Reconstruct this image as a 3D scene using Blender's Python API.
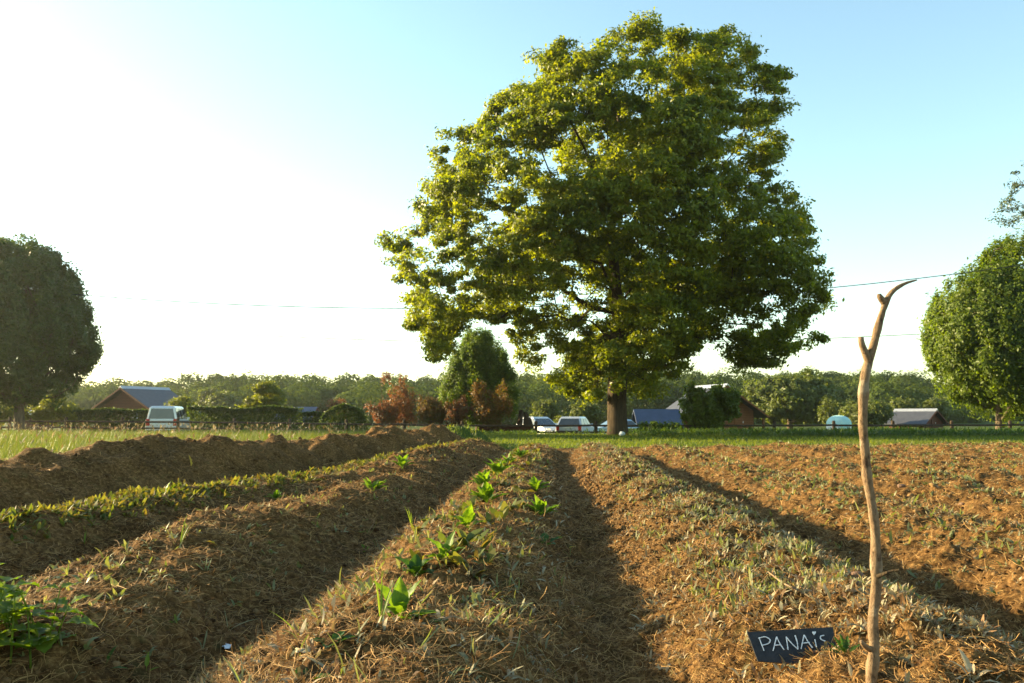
import bpy, math, random
import numpy as np
from mathutils import Vector
rng = np.random.default_rng(7); random.seed(7)
R = math.radians
for o in list(bpy.data.objects): bpy.data.objects.remove(o)
scn = bpy.context.scene; COL = scn.collection

# ------------------------------------------------------------------ camera
F = 850.0; PITCH = math.atan((418-341.5)/F); CAMH = 0.80
cam = bpy.data.cameras.new('camera'); co = bpy.data.objects.new('camera', cam); COL.objects.link(co)
cam.sensor_width = 36; cam.lens = 36*F/1024; cam.clip_start = 0.05; cam.clip_end = 20000
co.location = (0, 0, CAMH); co.rotation_euler = (math.pi/2+PITCH, 0, 0); scn.camera = co
cam.dof.use_dof = True; cam.dof.focus_distance = 3.0; cam.dof.aperture_fstop = 13
scn.render.resolution_x = 1024; scn.render.resolution_y = 683

# ------------------------------------------------------------------ sky, sun, exposure
HAZE = 0.00026
SUN_EL, SUN_AZ = 14.0, -68.0            # azimuth from the view direction (+Y), negative = left
w = bpy.data.worlds.new('World'); scn.world = w; w.use_nodes = True
nt = w.node_tree; bg = nt.nodes['Background']
sky = nt.nodes.new('ShaderNodeTexSky'); sky.sky_type = 'NISHITA'; sky.sun_disc = False
sky.sun_elevation = R(SUN_EL); sky.sun_rotation = R(SUN_AZ)
sky.air_density = 1.1; sky.dust_density = .55; sky.ozone_density = 1.4
wb = nt.nodes.new('ShaderNodeMix'); wb.data_type = 'RGBA'; wb.blend_type = 'MULTIPLY'; wb.inputs[0].default_value = 1
wb.inputs[7].default_value = (1.03, 1.09, .97, 1)      # the camera's white balance
nt.links.new(sky.outputs[0], wb.inputs[6]); nt.links.new(wb.outputs[2], bg.inputs[0]); bg.inputs[1].default_value = 0.092
sun = bpy.data.lights.new('sun', 'SUN'); sun.energy = 5.0; sun.angle = R(0.6); sun.color = (1.0, 0.80, 0.45)
so = bpy.data.objects.new('sun', sun); COL.objects.link(so)
sd = Vector((math.sin(R(SUN_AZ))*math.cos(R(SUN_EL)), math.cos(R(SUN_AZ))*math.cos(R(SUN_EL)), math.sin(R(SUN_EL))))
so.rotation_euler = sd.to_track_quat('Z', 'Y').to_euler(); so.location = sd*200
scn.view_settings.view_transform = 'Standard'; scn.view_settings.look = 'None'
scn.view_settings.exposure = 2.1; scn.view_settings.gamma = 1.0
scn.view_settings.use_curve_mapping = False
scn.render.engine = 'CYCLES'
scn.cycles.max_bounces = 6; scn.cycles.transparent_max_bounces = 4

# ------------------------------------------------------------------ pixel -> place
cp, sp = math.cos(PITCH), math.sin(PITCH)
def ray(px, py):
    a = (px-512)/F; b = (341.5-py)/F
    return np.array([a, cp - b*sp, sp + b*cp])
def at(px, py, Y):                       # the point on the ray of a pixel at depth Y
    d = ray(px, py); return np.array([0, 0, CAMH]) + d*(Y/d[1])
def hit(px, py):                         # where a pixel's ray meets the ground
    d = ray(px, py); t = np.geomspace(1.0, 120, 2500); P = np.array([0, 0, CAMH])[None]+t[:, None]*d[None]
    k = np.argmax(P[:, 2] < ground(P[:, 0], P[:, 1])); return P[k]

# ------------------------------------------------------------------ noise
_tab = np.random.default_rng(3).random(65536)
def _h(i, j, k=0):
    return _tab[(i*7919 + j*104729 + k*1299709) & 65535]
def vnoise(x, y, seed=0):
    xi = np.floor(x).astype(np.int64); yi = np.floor(y).astype(np.int64)
    fx = x-xi; fy = y-yi; fx = fx*fx*(3-2*fx); fy = fy*fy*(3-2*fy)
    a = _h(xi, yi, seed); b = _h(xi+1, yi, seed); c = _h(xi, yi+1, seed); d = _h(xi+1, yi+1, seed)
    return (a*(1-fx)+b*fx)*(1-fy)+(c*(1-fx)+d*fx)*fy*1.0
def fbm(x, y, o=3, seed=0):
    s = 0; a = 1; t = 0
    for k in range(o):
        s = s+a*(vnoise(x*2**k+13.7*k, y*2**k-7.1*k, seed+k)-.5); t += a; a *= .5
    return s/t*2                          # about -1..1
def sstep(a, b, x):
    t = np.clip((x-a)/(b-a), 0, 1); return t*t*(3-2*t)

# ------------------------------------------------------------------ the ground's height
#            centre, height, half width, end, lump
CEN = {0: ([0, 5, 8, 11, 15, 20, 27], [-5.0, -4.95, -4.75, -4.1, -3.45, -2.95, -2.5]), 1: ([0, 4, 7, 10.6, 14, 20], [-3.0, -2.88, -2.62, -2.25, -1.95, -1.75]),
       2: ([0, 8, 11, 14, 20], [-1.72, -1.70, -1.6, -1.42, -1.2]), 3: ([0, 10, 20], [-.48, -.46, -.40])}
RIDGES = [(-4.45, .48, .85, 27, .17), (-3.02, .25, .62, 21, .03), (-1.76, .25, .64, 19.5, .075), (-.48, .235, .64, 20, .035),
          (.84, .25, .70, 20, .035), (2.32, .19, .66, 20.5, .05), (3.75, .18, .66, 21, .05), (5.2, .17, .66, 22, .05),
          (6.6, .16, .66, 22, .03), (8.1, .16, .66, 22.5, .03), (9.6, .16, .66, 23, .03), (11.1, .16, .66, 23, .03), (12.6, .16, .66, 23, .03)]
def rowc(X, Y): return X-0.0506*Y
def ground(X, Y, fine=True):
    X = np.asarray(X, float); Y = np.asarray(Y, float)
    s = rowc(X, Y) + .10*fbm(X*.35, Y*.35, 2, 5)
    z = np.zeros_like(s)
    for ri, (c, h, hw, end, lump) in enumerate(RIDGES):
        if ri in CEN: cc = np.interp(Y, *CEN[ri]); hw = hw*np.clip(1-.022*(Y-8), .62, 1) if ri in (1, 2) else hw
        else: cc = c
        u = np.clip(np.abs(s-cc)/hw, 0, 1)
        prof = (1-u**2.2)**1.6
        e = end + .8*fbm(X*.8, Y*.3+c, 2, 31)
        hh = h*(1-sstep(e-2.0, e, Y))*(1+.10*fbm(Y*.9+c*9, X*0+c, 2, 41))
        z = z + prof*(hh + lump*(1-sstep(e-2, e, Y))*fbm(X*2.1+c, Y*1.7, 3, 51)*1.4)
    inf = fieldmask(X, Y)
    near = 1
    z = z + .035*fbm(X*.8, Y*.8, 2, 61)*near
    if fine:
        r = np.hypot(X, Y)
        z = z + inf*(.042*fbm(X*5, Y*5, 3, 71) + .026*np.abs(fbm(X*15, Y*15, 2, 81)) + (r < 9)*.008*fbm(X*55, Y*55, 2, 91))
        # crumbly, cloddy flank of the parsnip ridge and the shallow beds to its right
        z = z + inf*np.clip((s-.3)/.5, 0, 1)*(.030*np.maximum(fbm(X*13, Y*13, 2, 101), -.2))
        z = z + inf*np.clip((s-1.6)/.5, 0, 1)*(.05*fbm(X*2.6, Y*2.6, 3, 111))
        # shallow hoof and boot prints in the furrows of the beds
    # beyond the fence the land dips, then lies level to the wood
    z = z - .12*sstep(40, 46, Y) - .45*sstep(48, 56, Y)
    z = z + 2.5*sstep(120, 260, np.hypot(X, Y)) + .15*sstep(34, 60, -X)*(1-sstep(48, 56, Y))
    return z
def fieldmask(X, Y):
    s = rowc(X, Y)
    a = sstep(-1.05, -.65, s-np.interp(Y, *CEN[0])+.2*fbm(X*1.3, Y*1.3, 2, 15))
    lim = np.where(s < -3.8, 27.5, 21.5 + .35*np.clip(s, 0, 6))+ .6*fbm(X*.7, Y*.4, 2, 25)
    return a*(1-sstep(lim-.3, lim+.5, Y))*(1-sstep(0, 4, -Y-6))

# ------------------------------------------------------------------ node materials
def mat(name, rough=.8, spec=.2):
    m = bpy.data.materials.new(name); m.use_nodes = True
    b = m.node_tree.nodes['Principled BSDF']; b.inputs['Roughness'].default_value = rough
    b.inputs['Specular IOR Level'].default_value = spec
    return m, m.node_tree, b
def ramp(nt, src, stops):
    r = nt.nodes.new('ShaderNodeValToRGB'); e = r.color_ramp.elements
    while len(e) > 1: e.remove(e[-1])
    e[0].position = stops[0][0]; e[0].color = (*stops[0][1], 1)
    for p, c in stops[1:]:
        q = e.new(p); q.color = (*c, 1)
    nt.links.new(src, r.inputs[0]); return r.outputs[0]
def noise(nt, scale, detail=4, rough=.6, vec=None):
    n = nt.nodes.new('ShaderNodeTexNoise'); n.inputs['Scale'].default_value = scale
    n.inputs['Detail'].default_value = detail; n.inputs['Roughness'].default_value = rough
    tc = nt.nodes.new('ShaderNodeTexCoord')
    nt.links.new(vec if vec else tc.outputs['Object'], n.inputs['Vector']); return n
def mixc(nt, fac, a, b, mode='MIX'):
    m = nt.nodes.new('ShaderNodeMix'); m.data_type = 'RGBA'; m.blend_type = mode
    for v, k in ((fac, 0), (a, 6), (b, 7)):
        if isinstance(v, (int, float)): m.inputs[k].default_value = v
        elif isinstance(v, tuple): m.inputs[k].default_value = (*v, 1)
        else: nt.links.new(v, m.inputs[k])
    return m.outputs[2]
def simple(name, c1, c2=None, scale=6, rough=.7, spec=.2, metal=0, bump=0):
    m, t, b = mat(name, rough, spec)
    c2 = c2 or tuple(x*.75 for x in c1)
    n = noise(t, scale)
    t.links.new(ramp(t, n.outputs[0], [(.32, c1), (.68, c2)]), b.inputs['Base Color'])
    b.inputs['Metallic'].default_value = metal
    if bump:
        bn = t.nodes.new('ShaderNodeBump'); bn.inputs['Strength'].default_value = bump; bn.inputs['Distance'].default_value = .02
        t.links.new(n.outputs[0], bn.inputs['Height']); t.links.new(bn.outputs[0], b.inputs['Normal'])
    return m
def leafmat(name, cols, trans, tfac=.45, rough=.55, clump=0.4, cscale=.6, gloss=.25):
    """diffuse + translucent leaf, its colour different from leaf to leaf and from bough to bough"""
    m = bpy.data.materials.new(name); m.use_nodes = True; t = m.node_tree
    b = t.nodes['Principled BSDF']; out = t.nodes['Material Output']
    g = t.nodes.new('ShaderNodeNewGeometry')
    st = [(i/(len(cols)-1), c) for i, c in enumerate(cols)]
    n = noise(t, cscale, 2)
    mx = t.nodes.new('ShaderNodeMix'); mx.inputs[0].default_value = clump
    t.links.new(g.outputs['Random Per Island'], mx.inputs[2])
    mr = t.nodes.new('ShaderNodeMapRange'); mr.inputs[1].default_value = .3; mr.inputs[2].default_value = .7
    t.links.new(n.outputs[0], mr.inputs[0]); t.links.new(mr.outputs[0], mx.inputs[3])
    c = ramp(t, mx.outputs[0], st); t.links.new(c, b.inputs['Base Color'])
    b.inputs['Roughness'].default_value = rough; b.inputs['Specular IOR Level'].default_value = gloss
    tr = t.nodes.new('ShaderNodeBsdfTranslucent')
    t.links.new(mixc(t, 1.0, c, trans, 'MULTIPLY'), tr.inputs[0])
    ms = t.nodes.new('ShaderNodeMixShader'); ms.inputs[0].default_value = tfac
    t.links.new(b.outputs[0], ms.inputs[1]); t.links.new(tr.outputs[0], ms.inputs[2]); t.links.new(ms.outputs[0], out.inputs[0])
    return m

# ------------------------------------------------------------------ mesh helpers
def npmesh(name, V, Q, m=None, smooth=False, parent=None, extra=None):
    me = bpy.data.meshes.new(name); V = np.asarray(V, np.float32); Q = np.asarray(Q, np.int32)
    n = len(Q); k = Q.shape[1]
    me.vertices.add(len(V)); me.vertices.foreach_set('co', V.ravel())
    me.loops.add(n*k); me.loops.foreach_set('vertex_index', Q.ravel())
    me.polygons.add(n); me.polygons.foreach_set('loop_start', np.arange(0, n*k, k, dtype=np.int32))
    if smooth: me.polygons.foreach_set('use_smooth', np.ones(n, bool))
    me.update(calc_edges=True)
    if m: me.materials.append(m)
    o = bpy.data.objects.new(name, me); COL.objects.link(o); o.parent = parent
    return o
def tag(o, label=None, cat=None, group=None, kind=None):
    if label: o['label'] = label
    if cat: o['category'] = cat
    if group: o['group'] = group
    if kind: o['kind'] = kind
    return o
def empty(name, loc, rz=0, label=None, cat=None, group=None):
    o = bpy.data.objects.new(name, None); COL.objects.link(o); o.location = loc; o.rotation_euler = (0, 0, rz)
    o.empty_display_size = .2
    return tag(o, label, cat, group)
class MB:
    def __init__(s): s.v = []; s.f = []
    def add(s, vs, fs):
        n = len(s.v); s.v += [tuple(v) for v in vs]; s.f += [tuple(n+i for i in f) for f in fs]; return s
    def box(s, c, d, taper=1.0, rz=0):
        x, y, z = d[0]/2, d[1]/2, d[2]/2; vs = []
        for sz in (-1, 1):
            t = taper if sz > 0 else 1
            for a, b in ((-1, -1), (1, -1), (1, 1), (-1, 1)):
                X, Y = a*x*t, b*y*t
                vs.append((c[0]+X*math.cos(rz)-Y*math.sin(rz), c[1]+X*math.sin(rz)+Y*math.cos(rz), c[2]+sz*z))
        return s.add(vs, [(0, 3, 2, 1), (4, 5, 6, 7), (0, 1, 5, 4), (1, 2, 6, 5), (2, 3, 7, 6), (3, 0, 4, 7)])
    def prism(s, poly, a, b, ax='x'):     # polygon (u, z) extruded along an axis from a to b
        n = len(poly); vs = []
        for t in (a, b):
            for u, z in poly: vs.append((t, u, z) if ax == 'x' else (u, t, z))
        fs = [tuple(range(n)), tuple(range(2*n-1, n-1, -1))] + [(i, i+n, (i+1) % n+n, (i+1) % n) for i in range(n)]
        return s.add(vs, fs)
    def tube(s, pts, rs, n=8, wob=0):
        P = [Vector(p) for p in pts]; base = len(s.v); vs = []; fs = []
        up = Vector((.13, 1, .07)).normalized()
        for i, p in enumerate(P):
            d = (P[min(i+1, len(P)-1)]-P[max(i-1, 0)]).normalized()
            a = d.cross(up).normalized(); b = d.cross(a); r = rs[i] if not isinstance(rs, (int, float)) else rs
            for k in range(n):
                q = 2*math.pi*k/n; rr = r*(1+wob*math.sin(3*q+i*.7)+wob*.6*random.uniform(-1, 1))
                vs.append(p+a*math.cos(q)*rr+b*math.sin(q)*rr)
        for i in range(len(P)-1):
            for k in range(n):
                fs.append((i*n+k, i*n+(k+1) % n, (i+1)*n+(k+1) % n, (i+1)*n+k))
        fs.append(tuple(range(n-1, -1, -1))); fs.append(tuple((len(P)-1)*n+k for k in range(n)))
        return s.add(vs, fs)
    def build(s, name, m, parent=None, smooth=False, bevel=0):
        me = bpy.data.meshes.new(name); me.from_pydata(s.v, [], s.f); me.update()
        import bmesh
        b = bmesh.new(); b.from_mesh(me); bmesh.ops.recalc_face_normals(b, faces=b.faces); b.to_mesh(me); b.free()
        if smooth: me.polygons.foreach_set('use_smooth', np.ones(len(me.polygons), bool))
        me.materials.append(m); o = bpy.data.objects.new(name, me); COL.objects.link(o); o.parent = parent
        if bevel:
            bv = o.modifiers.new('bevel', 'BEVEL'); bv.width = bevel; bv.segments = 2
        return o

# blades: many curved, tapering strips in one mesh (grass, straw, narrow leaves)
def blades(P, az, el, L, W, bend, segs=3, prof='grass', roll=0.0, curl=0.0):
    N = len(P); az = np.broadcast_to(az, N).astype(float); el = np.broadcast_to(el, N).astype(float)
    L = np.broadcast_to(L, N); W = np.broadcast_to(W, N); bend = np.broadcast_to(bend, N)
    roll = np.broadcast_to(roll, N); curl = np.broadcast_to(curl, N)
    p = np.array(P, float); e = el.copy(); a = az.copy(); V = np.zeros((N, segs+1, 2, 3))
    for i in range(segs+1):
        t = i/segs
        if prof == 'grass': wd = 1-t**1.6*.95
        elif prof == 'leaf': wd = (math.sin(math.pi*min(1, .10+.86*t))**.75)
        else: wd = .9-.3*abs(t-.5)
        side = np.stack([-np.sin(a), np.cos(a), np.zeros(N)], 1)
        upv = np.stack([-np.sin(e)*np.cos(a), -np.sin(e)*np.sin(a), np.cos(e)], 1)
        s = side*np.cos(roll)[:, None]+upv*np.sin(roll)[:, None]
        V[:, i, 0] = p-s*(W*wd/2)[:, None]; V[:, i, 1] = p+s*(W*wd/2)[:, None]
        d = np.stack([np.cos(e)*np.cos(a), np.cos(e)*np.sin(a), np.sin(e)], 1)
        p = p+d*(L/segs)[:, None]; e = e-bend/segs; a = a+curl/segs
    idx = (np.arange(N)*(segs+1)*2)[:, None, None]
    q = np.array([[2*i, 2*i+1, 2*i+3, 2*i+2] for i in range(segs)])[None]
    return V.reshape(-1, 3), (idx+q).reshape(-1, 4)
def join(parts):
    Vs, Qs = [], []; n = 0
    for V, Q in parts: Vs.append(V); Qs.append(Q+n); n += len(V)
    return np.concatenate(Vs), np.concatenate(Qs)

# ------------------------------------------------------------------ trees
def inpoly(px, py, poly):
    c = np.zeros(len(px), bool); n = len(poly)
    for i in range(n):
        x1, y1 = poly[i]; x2, y2 = poly[(i+1) % n]
        k = ((y1 > py) != (y2 > py)) & (px < (x2-x1)*(py-y1)/((y2-y1) or 1e-9)+x1); c ^= k
    return c
def polydist(px, py, poly):
    d = np.full(len(px), 1e9); n = len(poly)
    for i in range(n):
        a = np.array(poly[i], float); b = np.array(poly[(i+1) % n], float); ab = b-a
        t = np.clip(((px-a[0])*ab[0]+(py-a[1])*ab[1])/(ab@ab), 0, 1)
        d = np.minimum(d, np.hypot(px-a[0]-t*ab[0], py-a[1]-t*ab[1]))
    return d
def crown_points(poly, n, depth, shell=.5, gap=0.0, gscale=1.0, seed=1, inset=0):
    """clump centres through the volume whose outline (x, z in metres) is poly"""
    r = np.random.default_rng(seed); P = np.array(poly); out = []
    lo = P.min(0); hi = P.max(0); Rm = min(hi-lo)/2
    while sum(map(len, out)) < n:
        x = r.uniform(lo[0], hi[0], 4000); z = r.uniform(lo[1], hi[1], 4000)
        k = inpoly(x, z, poly); x, z = x[k], z[k]; d = polydist(x, z, poly)
        k = d > inset; x, z, d = x[k], z[k], d[k]; q = np.clip(d/Rm, 0, 1); half = depth*np.sqrt(q*(2-q))
        u = r.uniform(-1, 1, len(x)); sh = r.random(len(x)) < shell
        u = np.where(sh, np.sign(u)*(1-.35*np.abs(u)**2), u); y = u*half
        g = vnoise(x*gscale+y*.7*gscale, z*gscale+y*.4*gscale, seed+200)
        keep = g > gap*(.5+.5*r.random(len(x)))
        keep &= r.random(len(x)) < np.clip(half/depth, .45, 1)
        out.append(np.stack([x, y, z], 1)[keep])
    return np.concatenate(out)[:n]
def leaf_cards(C, rad, per, size, flat=.75, seed=2, elong=1.6, droop=0.0, rmin=0.25, ctr0=None, outw=.7):
    r = np.random.default_rng(seed); N = len(C)*per
    ctr = np.repeat(C, per, 0); rr = np.repeat(rad, per)
    d = r.normal(size=(N, 3)); d /= np.linalg.norm(d, axis=1)[:, None]
    q = rr*(rmin+(1-rmin)*r.random(N)**.6)*(1+.6*r.random(N)*(r.random(N) < .22))
    an = np.repeat(np.exp(r.normal(0, .28, (len(C), 3))), per, 0)
    p = ctr+d*q[:, None]*an*np.array([1, 1, flat])
    if ctr0 is not None: ow = ctr-np.array(ctr0); ow = ow/(np.linalg.norm(ow, axis=1)[:, None]+1e-6)*outw
    else: ow = 0
    n = d*.8+ow+r.normal(size=(N, 3))*.9+np.array([0, 0, .45]); n /= np.linalg.norm(n, axis=1)[:, None]
    a = np.cross(n, r.normal(size=(N, 3))+np.array([0, 0, -droop])); a /= np.linalg.norm(a, axis=1)[:, None]
    b = np.cross(n, a); s = size*(.6+.8*r.random(N))
    V = np.stack([p+a*(s*.5*elong)[:, None], p+b*(s*.36)[:, None]-a*(s*.1)[:, None]+n*(s*.10)[:, None],
                  p-a*(s*.5*elong)[:, None], p-b*(s*.36)[:, None]-a*(s*.1)[:, None]+n*(s*.10)[:, None]], 1)
    return V.reshape(-1, 3), np.arange(N*4).reshape(-1, 4)
def branch_graph(trunk, C, seed=3, step=.8, wander=.12, low=.9, minz=0):
    """limbs that leave the trunk and fork their way out to every clump centre"""
    r = random.Random(seed); nodes = [Vector(p) for p in trunk]; par = [i-1 for i in range(len(trunk))]; leafs = []
    base = Vector(trunk[0]); arr = np.array(trunk, float); plen = [0]
    for i in range(1, len(trunk)): plen.append(plen[-1]+(nodes[i]-nodes[i-1]).length)
    ax = np.array([trunk[0][0], trunk[0][1]])
    order = np.argsort(np.hypot(C[:, 0]-ax[0], C[:, 1]-ax[1])+.15*C[:, 2])
    for k in order:
        c = C[k]; A = np.array([tuple(n) for n in nodes]); d = c-A; dist = np.linalg.norm(d, axis=1)
        pen = dist+.28*np.array(plen)+low*np.maximum(0, A[:, 2]-c[2]+dist*.25)
        pen = pen+60*(A[:, 2] < minz)*(np.hypot(A[:, 0]-ax[0], A[:, 1]-ax[1]) < 2.5); j = int(np.argmin(pen)); a = nodes[j]; b = Vector(c); L = (b-a).length; m = max(1, int(L/step)); prev = j
        for i in range(1, m+1):
            t = i/m; p = a.lerp(b, t); arch = math.sin(math.pi*t)*L*.10
            if i < m: p += Vector((r.gauss(0, wander), r.gauss(0, wander), r.gauss(0, wander)+arch))*min(1, L/2)
            nodes.append(p); par.append(prev); plen.append(plen[prev]+(p-nodes[prev]).length); prev = len(nodes)-1
        leafs.append(prev)
    cnt = np.zeros(len(nodes)); 
    for l in leafs:
        i = l
        while i >= 0: cnt[i] += 1; i = par[i]
    return nodes, par, cnt
def limbs_mesh(nodes, par, cnt, skip, rmax, rmin=.02, pw=.5, sides=6):
    tot = cnt[0]; E = [(par[i], i) for i in range(len(nodes)) if i >= skip]
    A = np.array([tuple(nodes[a]) for a, b in E]); B = np.array([tuple(nodes[b]) for a, b in E])
    rb = np.maximum(rmin, rmax*(cnt[[b for a, b in E]]/tot)**pw)
    ra = np.maximum(rb, np.minimum(rb*1.25, np.maximum(rmin, rmax*(cnt[[a for a, b in E]]/tot)**pw)))
    D = B-A; D /= np.linalg.norm(D, axis=1)[:, None]+1e-9
    U = np.cross(D, np.array([.3, .9, .2])); U /= np.linalg.norm(U, axis=1)[:, None]+1e-9; W = np.cross(D, U)
    A = A-D*ra[:, None]*.4
    V = []
    for P, r_ in ((A, ra), (B, rb)):
        for k in range(sides):
            q = 2*math.pi*k/sides; V.append(P+(U*math.cos(q)+W*math.sin(q))*r_[:, None])
    V = np.stack(V, 1); n = len(E)
    q = np.array([[k, (k+1) % sides, sides+(k+1) % sides, sides+k] for k in range(sides)])[None]+(np.arange(n)*2*sides)[:, None, None]
    return V.reshape(-1, 3), q.reshape(-1, 4)
def tree(name, label, cat, base, outline, Y, depth, nclump, crad, per, lsize, leafm, barkm, trunk_r, trunk_top=.6, lean=0,
         shell=.5, gap=.3, gscale=.35, seed=1, group=None, twigs=True, part='crown', trunk_wob=.3, droop=0, elong=1.6, flat=.75, rm=.5, step=.8, inset=.55, kx=.45, kz=.38, outw=.7, low=.9, minz=0, limb=.95):
    """outline: picture positions of the crown's edge, turned into metres at the tree's own distance"""
    g = empty(name, tuple(base), 0, label, cat, group); r = random.Random(seed)
    poly = [((at(px, py, Y)[0]-base[0])*Y/(Y+depth*kx), (at(px, py, Y)[2]-base[2]-1)*Y/(Y+depth*kz)+1) for px, py in outline]
    C = crown_points(poly, nclump, depth, shell, gap, gscale, seed, crad*inset); H = max(p[1] for p in poly)
    rad = crad*(.65+.7*np.random.default_rng(seed).random(len(C)))
    V, Q = leaf_cards(C, rad, per, lsize, flat, seed, elong, droop, .2, C.mean(0), outw)
    npmesh(part, V, Q, leafm, False, g)
    nt_ = max(4, int(H*trunk_top/step)); ph = r.uniform(0, 6)
    tr = [(lean*(i/nt_)+trunk_wob*math.sin(i*.55+ph)*(i/nt_), trunk_wob*math.cos(i*.4+ph)*(i/nt_)-trunk_wob*math.cos(ph)*(0), i*H*trunk_top/nt_) for i in range(nt_+1)]
    tr[0] = (0, 0, -.2)
    nodes, par, cnt = branch_graph(tr, C if twigs else C[::3], seed, step, .12, low, minz)
    # trunk: one continuous tapering tube with a root flare
    mb = MB(); pts = []; rs = []
    for i in range(nt_+1):
        z = tr[i][2]; rr = trunk_r*max(.08, (cnt[i]/cnt[0])**.5)*(1+.22*math.exp(-max(z, 0)/(trunk_r*1.2))); pts.append(tr[i]); rs.append(rr)
        if i == 0:
            for zz in (.15, .45): pts.append((0, 0, zz*trunk_r*2)); rs.append(trunk_r*(1+.22*math.exp(-zz*2.2)))
    mb.tube(pts, rs, 12, .05).build('trunk', barkm, g, True)
    V, Q = limbs_mesh(nodes, par, cnt, nt_+1, trunk_r*limb, max(.012, trunk_r*.03), rm); npmesh('limbs', V, Q, barkm, True, g)
    return g

def barkmat(name, c1, c2, sc=9):
    m, t, b = mat(name, .9, .1)
    tc = t.nodes.new('ShaderNodeTexCoord'); mp = t.nodes.new('ShaderNodeMapping'); mp.inputs['Scale'].default_value = (1, 1, .18)
    t.links.new(tc.outputs['Object'], mp.inputs[0]); n = noise(t, sc, 6, .7, mp.outputs[0])
    t.links.new(ramp(t, n.outputs[0], [(.35, c2), (.65, c1)]), b.inputs['Base Color'])
    bn = t.nodes.new('ShaderNodeBump'); bn.inputs['Strength'].default_value = .8; bn.inputs['Distance'].default_value = .04
    t.links.new(n.outputs[0], bn.inputs['Height']); t.links.new(bn.outputs[0], b.inputs['Normal']); return m
BARK = barkmat('oak bark', (.075, .052, .030), (.022, .016, .010)); BARK2 = barkmat('grey bark', (.16, .12, .08), (.05, .038, .028))

# ------------------------------------------------------------------ GROUND: one sheet out to the horizon
def make_ground():
    fr = np.linspace(-47, 47, 1150); back = np.linspace(47, 313, 110)[1:-1]
    ang = np.radians(np.concatenate([fr, back]))
    rad = np.concatenate([np.geomspace(.25, 1.2, 50)[:-1], np.geomspace(1.2, 30, 900), np.geomspace(30, 1500, 100)[1:]])
    A, Rr = np.meshgrid(ang, rad); X = Rr*np.sin(A); Y = Rr*np.cos(A); Z = ground(X, Y)
    V = np.stack([X, Y, Z], -1).reshape(-1, 3); na = len(ang); nr = len(rad)
    i, j = np.meshgrid(np.arange(nr-1), np.arange(na), indexing='ij'); j2 = (j+1) % na
    Q = np.stack([i*na+j, i*na+j2, (i+1)*na+j2, (i+1)*na+j], -1).reshape(-1, 4)[:, ::-1]
    cx = V[Q].mean(1); fm = fieldmask(cx[:, 0], cx[:, 1]) > .5
    def sub(sel):
        q = Q[sel]; u, inv = np.unique(q, return_inverse=True); return V[u], inv.reshape(q.shape)
    return sub(fm), sub(~fm)
m, t, b = mat('straw and soil', .95, .05)
g1 = noise(t, 2.2, 5, .65); g2 = noise(t, 38, 6, .75); g3 = noise(t, 11, 4, .6)
soil = ramp(t, g2.outputs[0], [(.30, (.016, .008, .003)), (.50, (.070, .036, .012)), (.72, (.23, .135, .048))])
soil2 = ramp(t, g2.outputs[0], [(.30, (.026, .012, .004)), (.52, (.145, .076, .026)), (.75, (.36, .215, .083))])
c = mixc(t, ramp(t, g1.outputs[0], [(.40, (0, 0, 0)), (.62, (1, 1, 1))]), soil, soil2)
c = mixc(t, ramp(t, g3.outputs[0], [(.58, (0, 0, 0)), (.75, (.5, .5, .5))]), c, (.07, .075, .025))
t.links.new(c, b.inputs['Base Color'])
bn = t.nodes.new('ShaderNodeBump'); bn.inputs['Strength'].default_value = .7; bn.inputs['Distance'].default_value = .012
t.links.new(g2.outputs[0], bn.inputs['Height']); t.links.new(bn.outputs[0], b.inputs['Normal']); SOIL = m
m, t, b = mat('meadow turf', .95, .05)
g1 = noise(t, .5, 5, .65); g2 = noise(t, 12, 5, .75)
c = mixc(t, g2.outputs[0], ramp(t, g1.outputs[0], [(.35, (.045, .075, .012)), (.65, (.09, .11, .02))]), (.03, .045, .01))
t.links.new(c, b.inputs['Base Color']); TURF = m
(fv, fq), (gv, gq) = make_ground()
tag(npmesh('field', fv, fq, SOIL, True), kind='structure'); tag(npmesh('ground', gv, gq, TURF, True), kind='structure')

# ------------------------------------------------------------------ haze: the evening air
if HAZE:
    m = bpy.data.materials.new('evening air'); m.use_nodes = True; t = m.node_tree; t.nodes.remove(t.nodes['Principled BSDF'])
    pv = t.nodes.new('ShaderNodeVolumePrincipled'); pv.inputs['Color'].default_value = (1, .97, .9, 1); pv.inputs['Density'].default_value = HAZE; pv.inputs['Anisotropy'].default_value = .78
    t.links.new(pv.outputs[0], t.nodes['Material Output'].inputs['Volume'])
    tag(MB().box((0, 0, 12), (3300, 3300, 30)).build('haze', m), kind='stuff')
# ------------------------------------------------------------------ scatter on the ground
def pts_field(n, smin, smax, y0, y1, p=1.0, cond=None, seed=0, rbias=None):
    """random points, denser near the viewer's end; s = position across the rows"""
    r = np.random.default_rng(seed); out = []; tot = 0
    while tot < n:
        u = r.random(n*2); Y = (y0**(1-p)+u*(y1**(1-p)-y0**(1-p)))**(1/(1-p)) if p != 1 else y0*(y1/y0)**u
        s = r.uniform(smin, smax, n*2); X = s+.0506*Y
        k = np.abs(X) < Y*.72+.9
        if cond is not None: k &= cond(X, Y, s, r)
        X, Y = X[k], Y[k]; out.append(np.stack([X, Y, ground(X, Y)], 1)); tot += len(X)
    return np.concatenate(out)[:n]
U = lambda n, a, b: rng.uniform(a, b, n)

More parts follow.
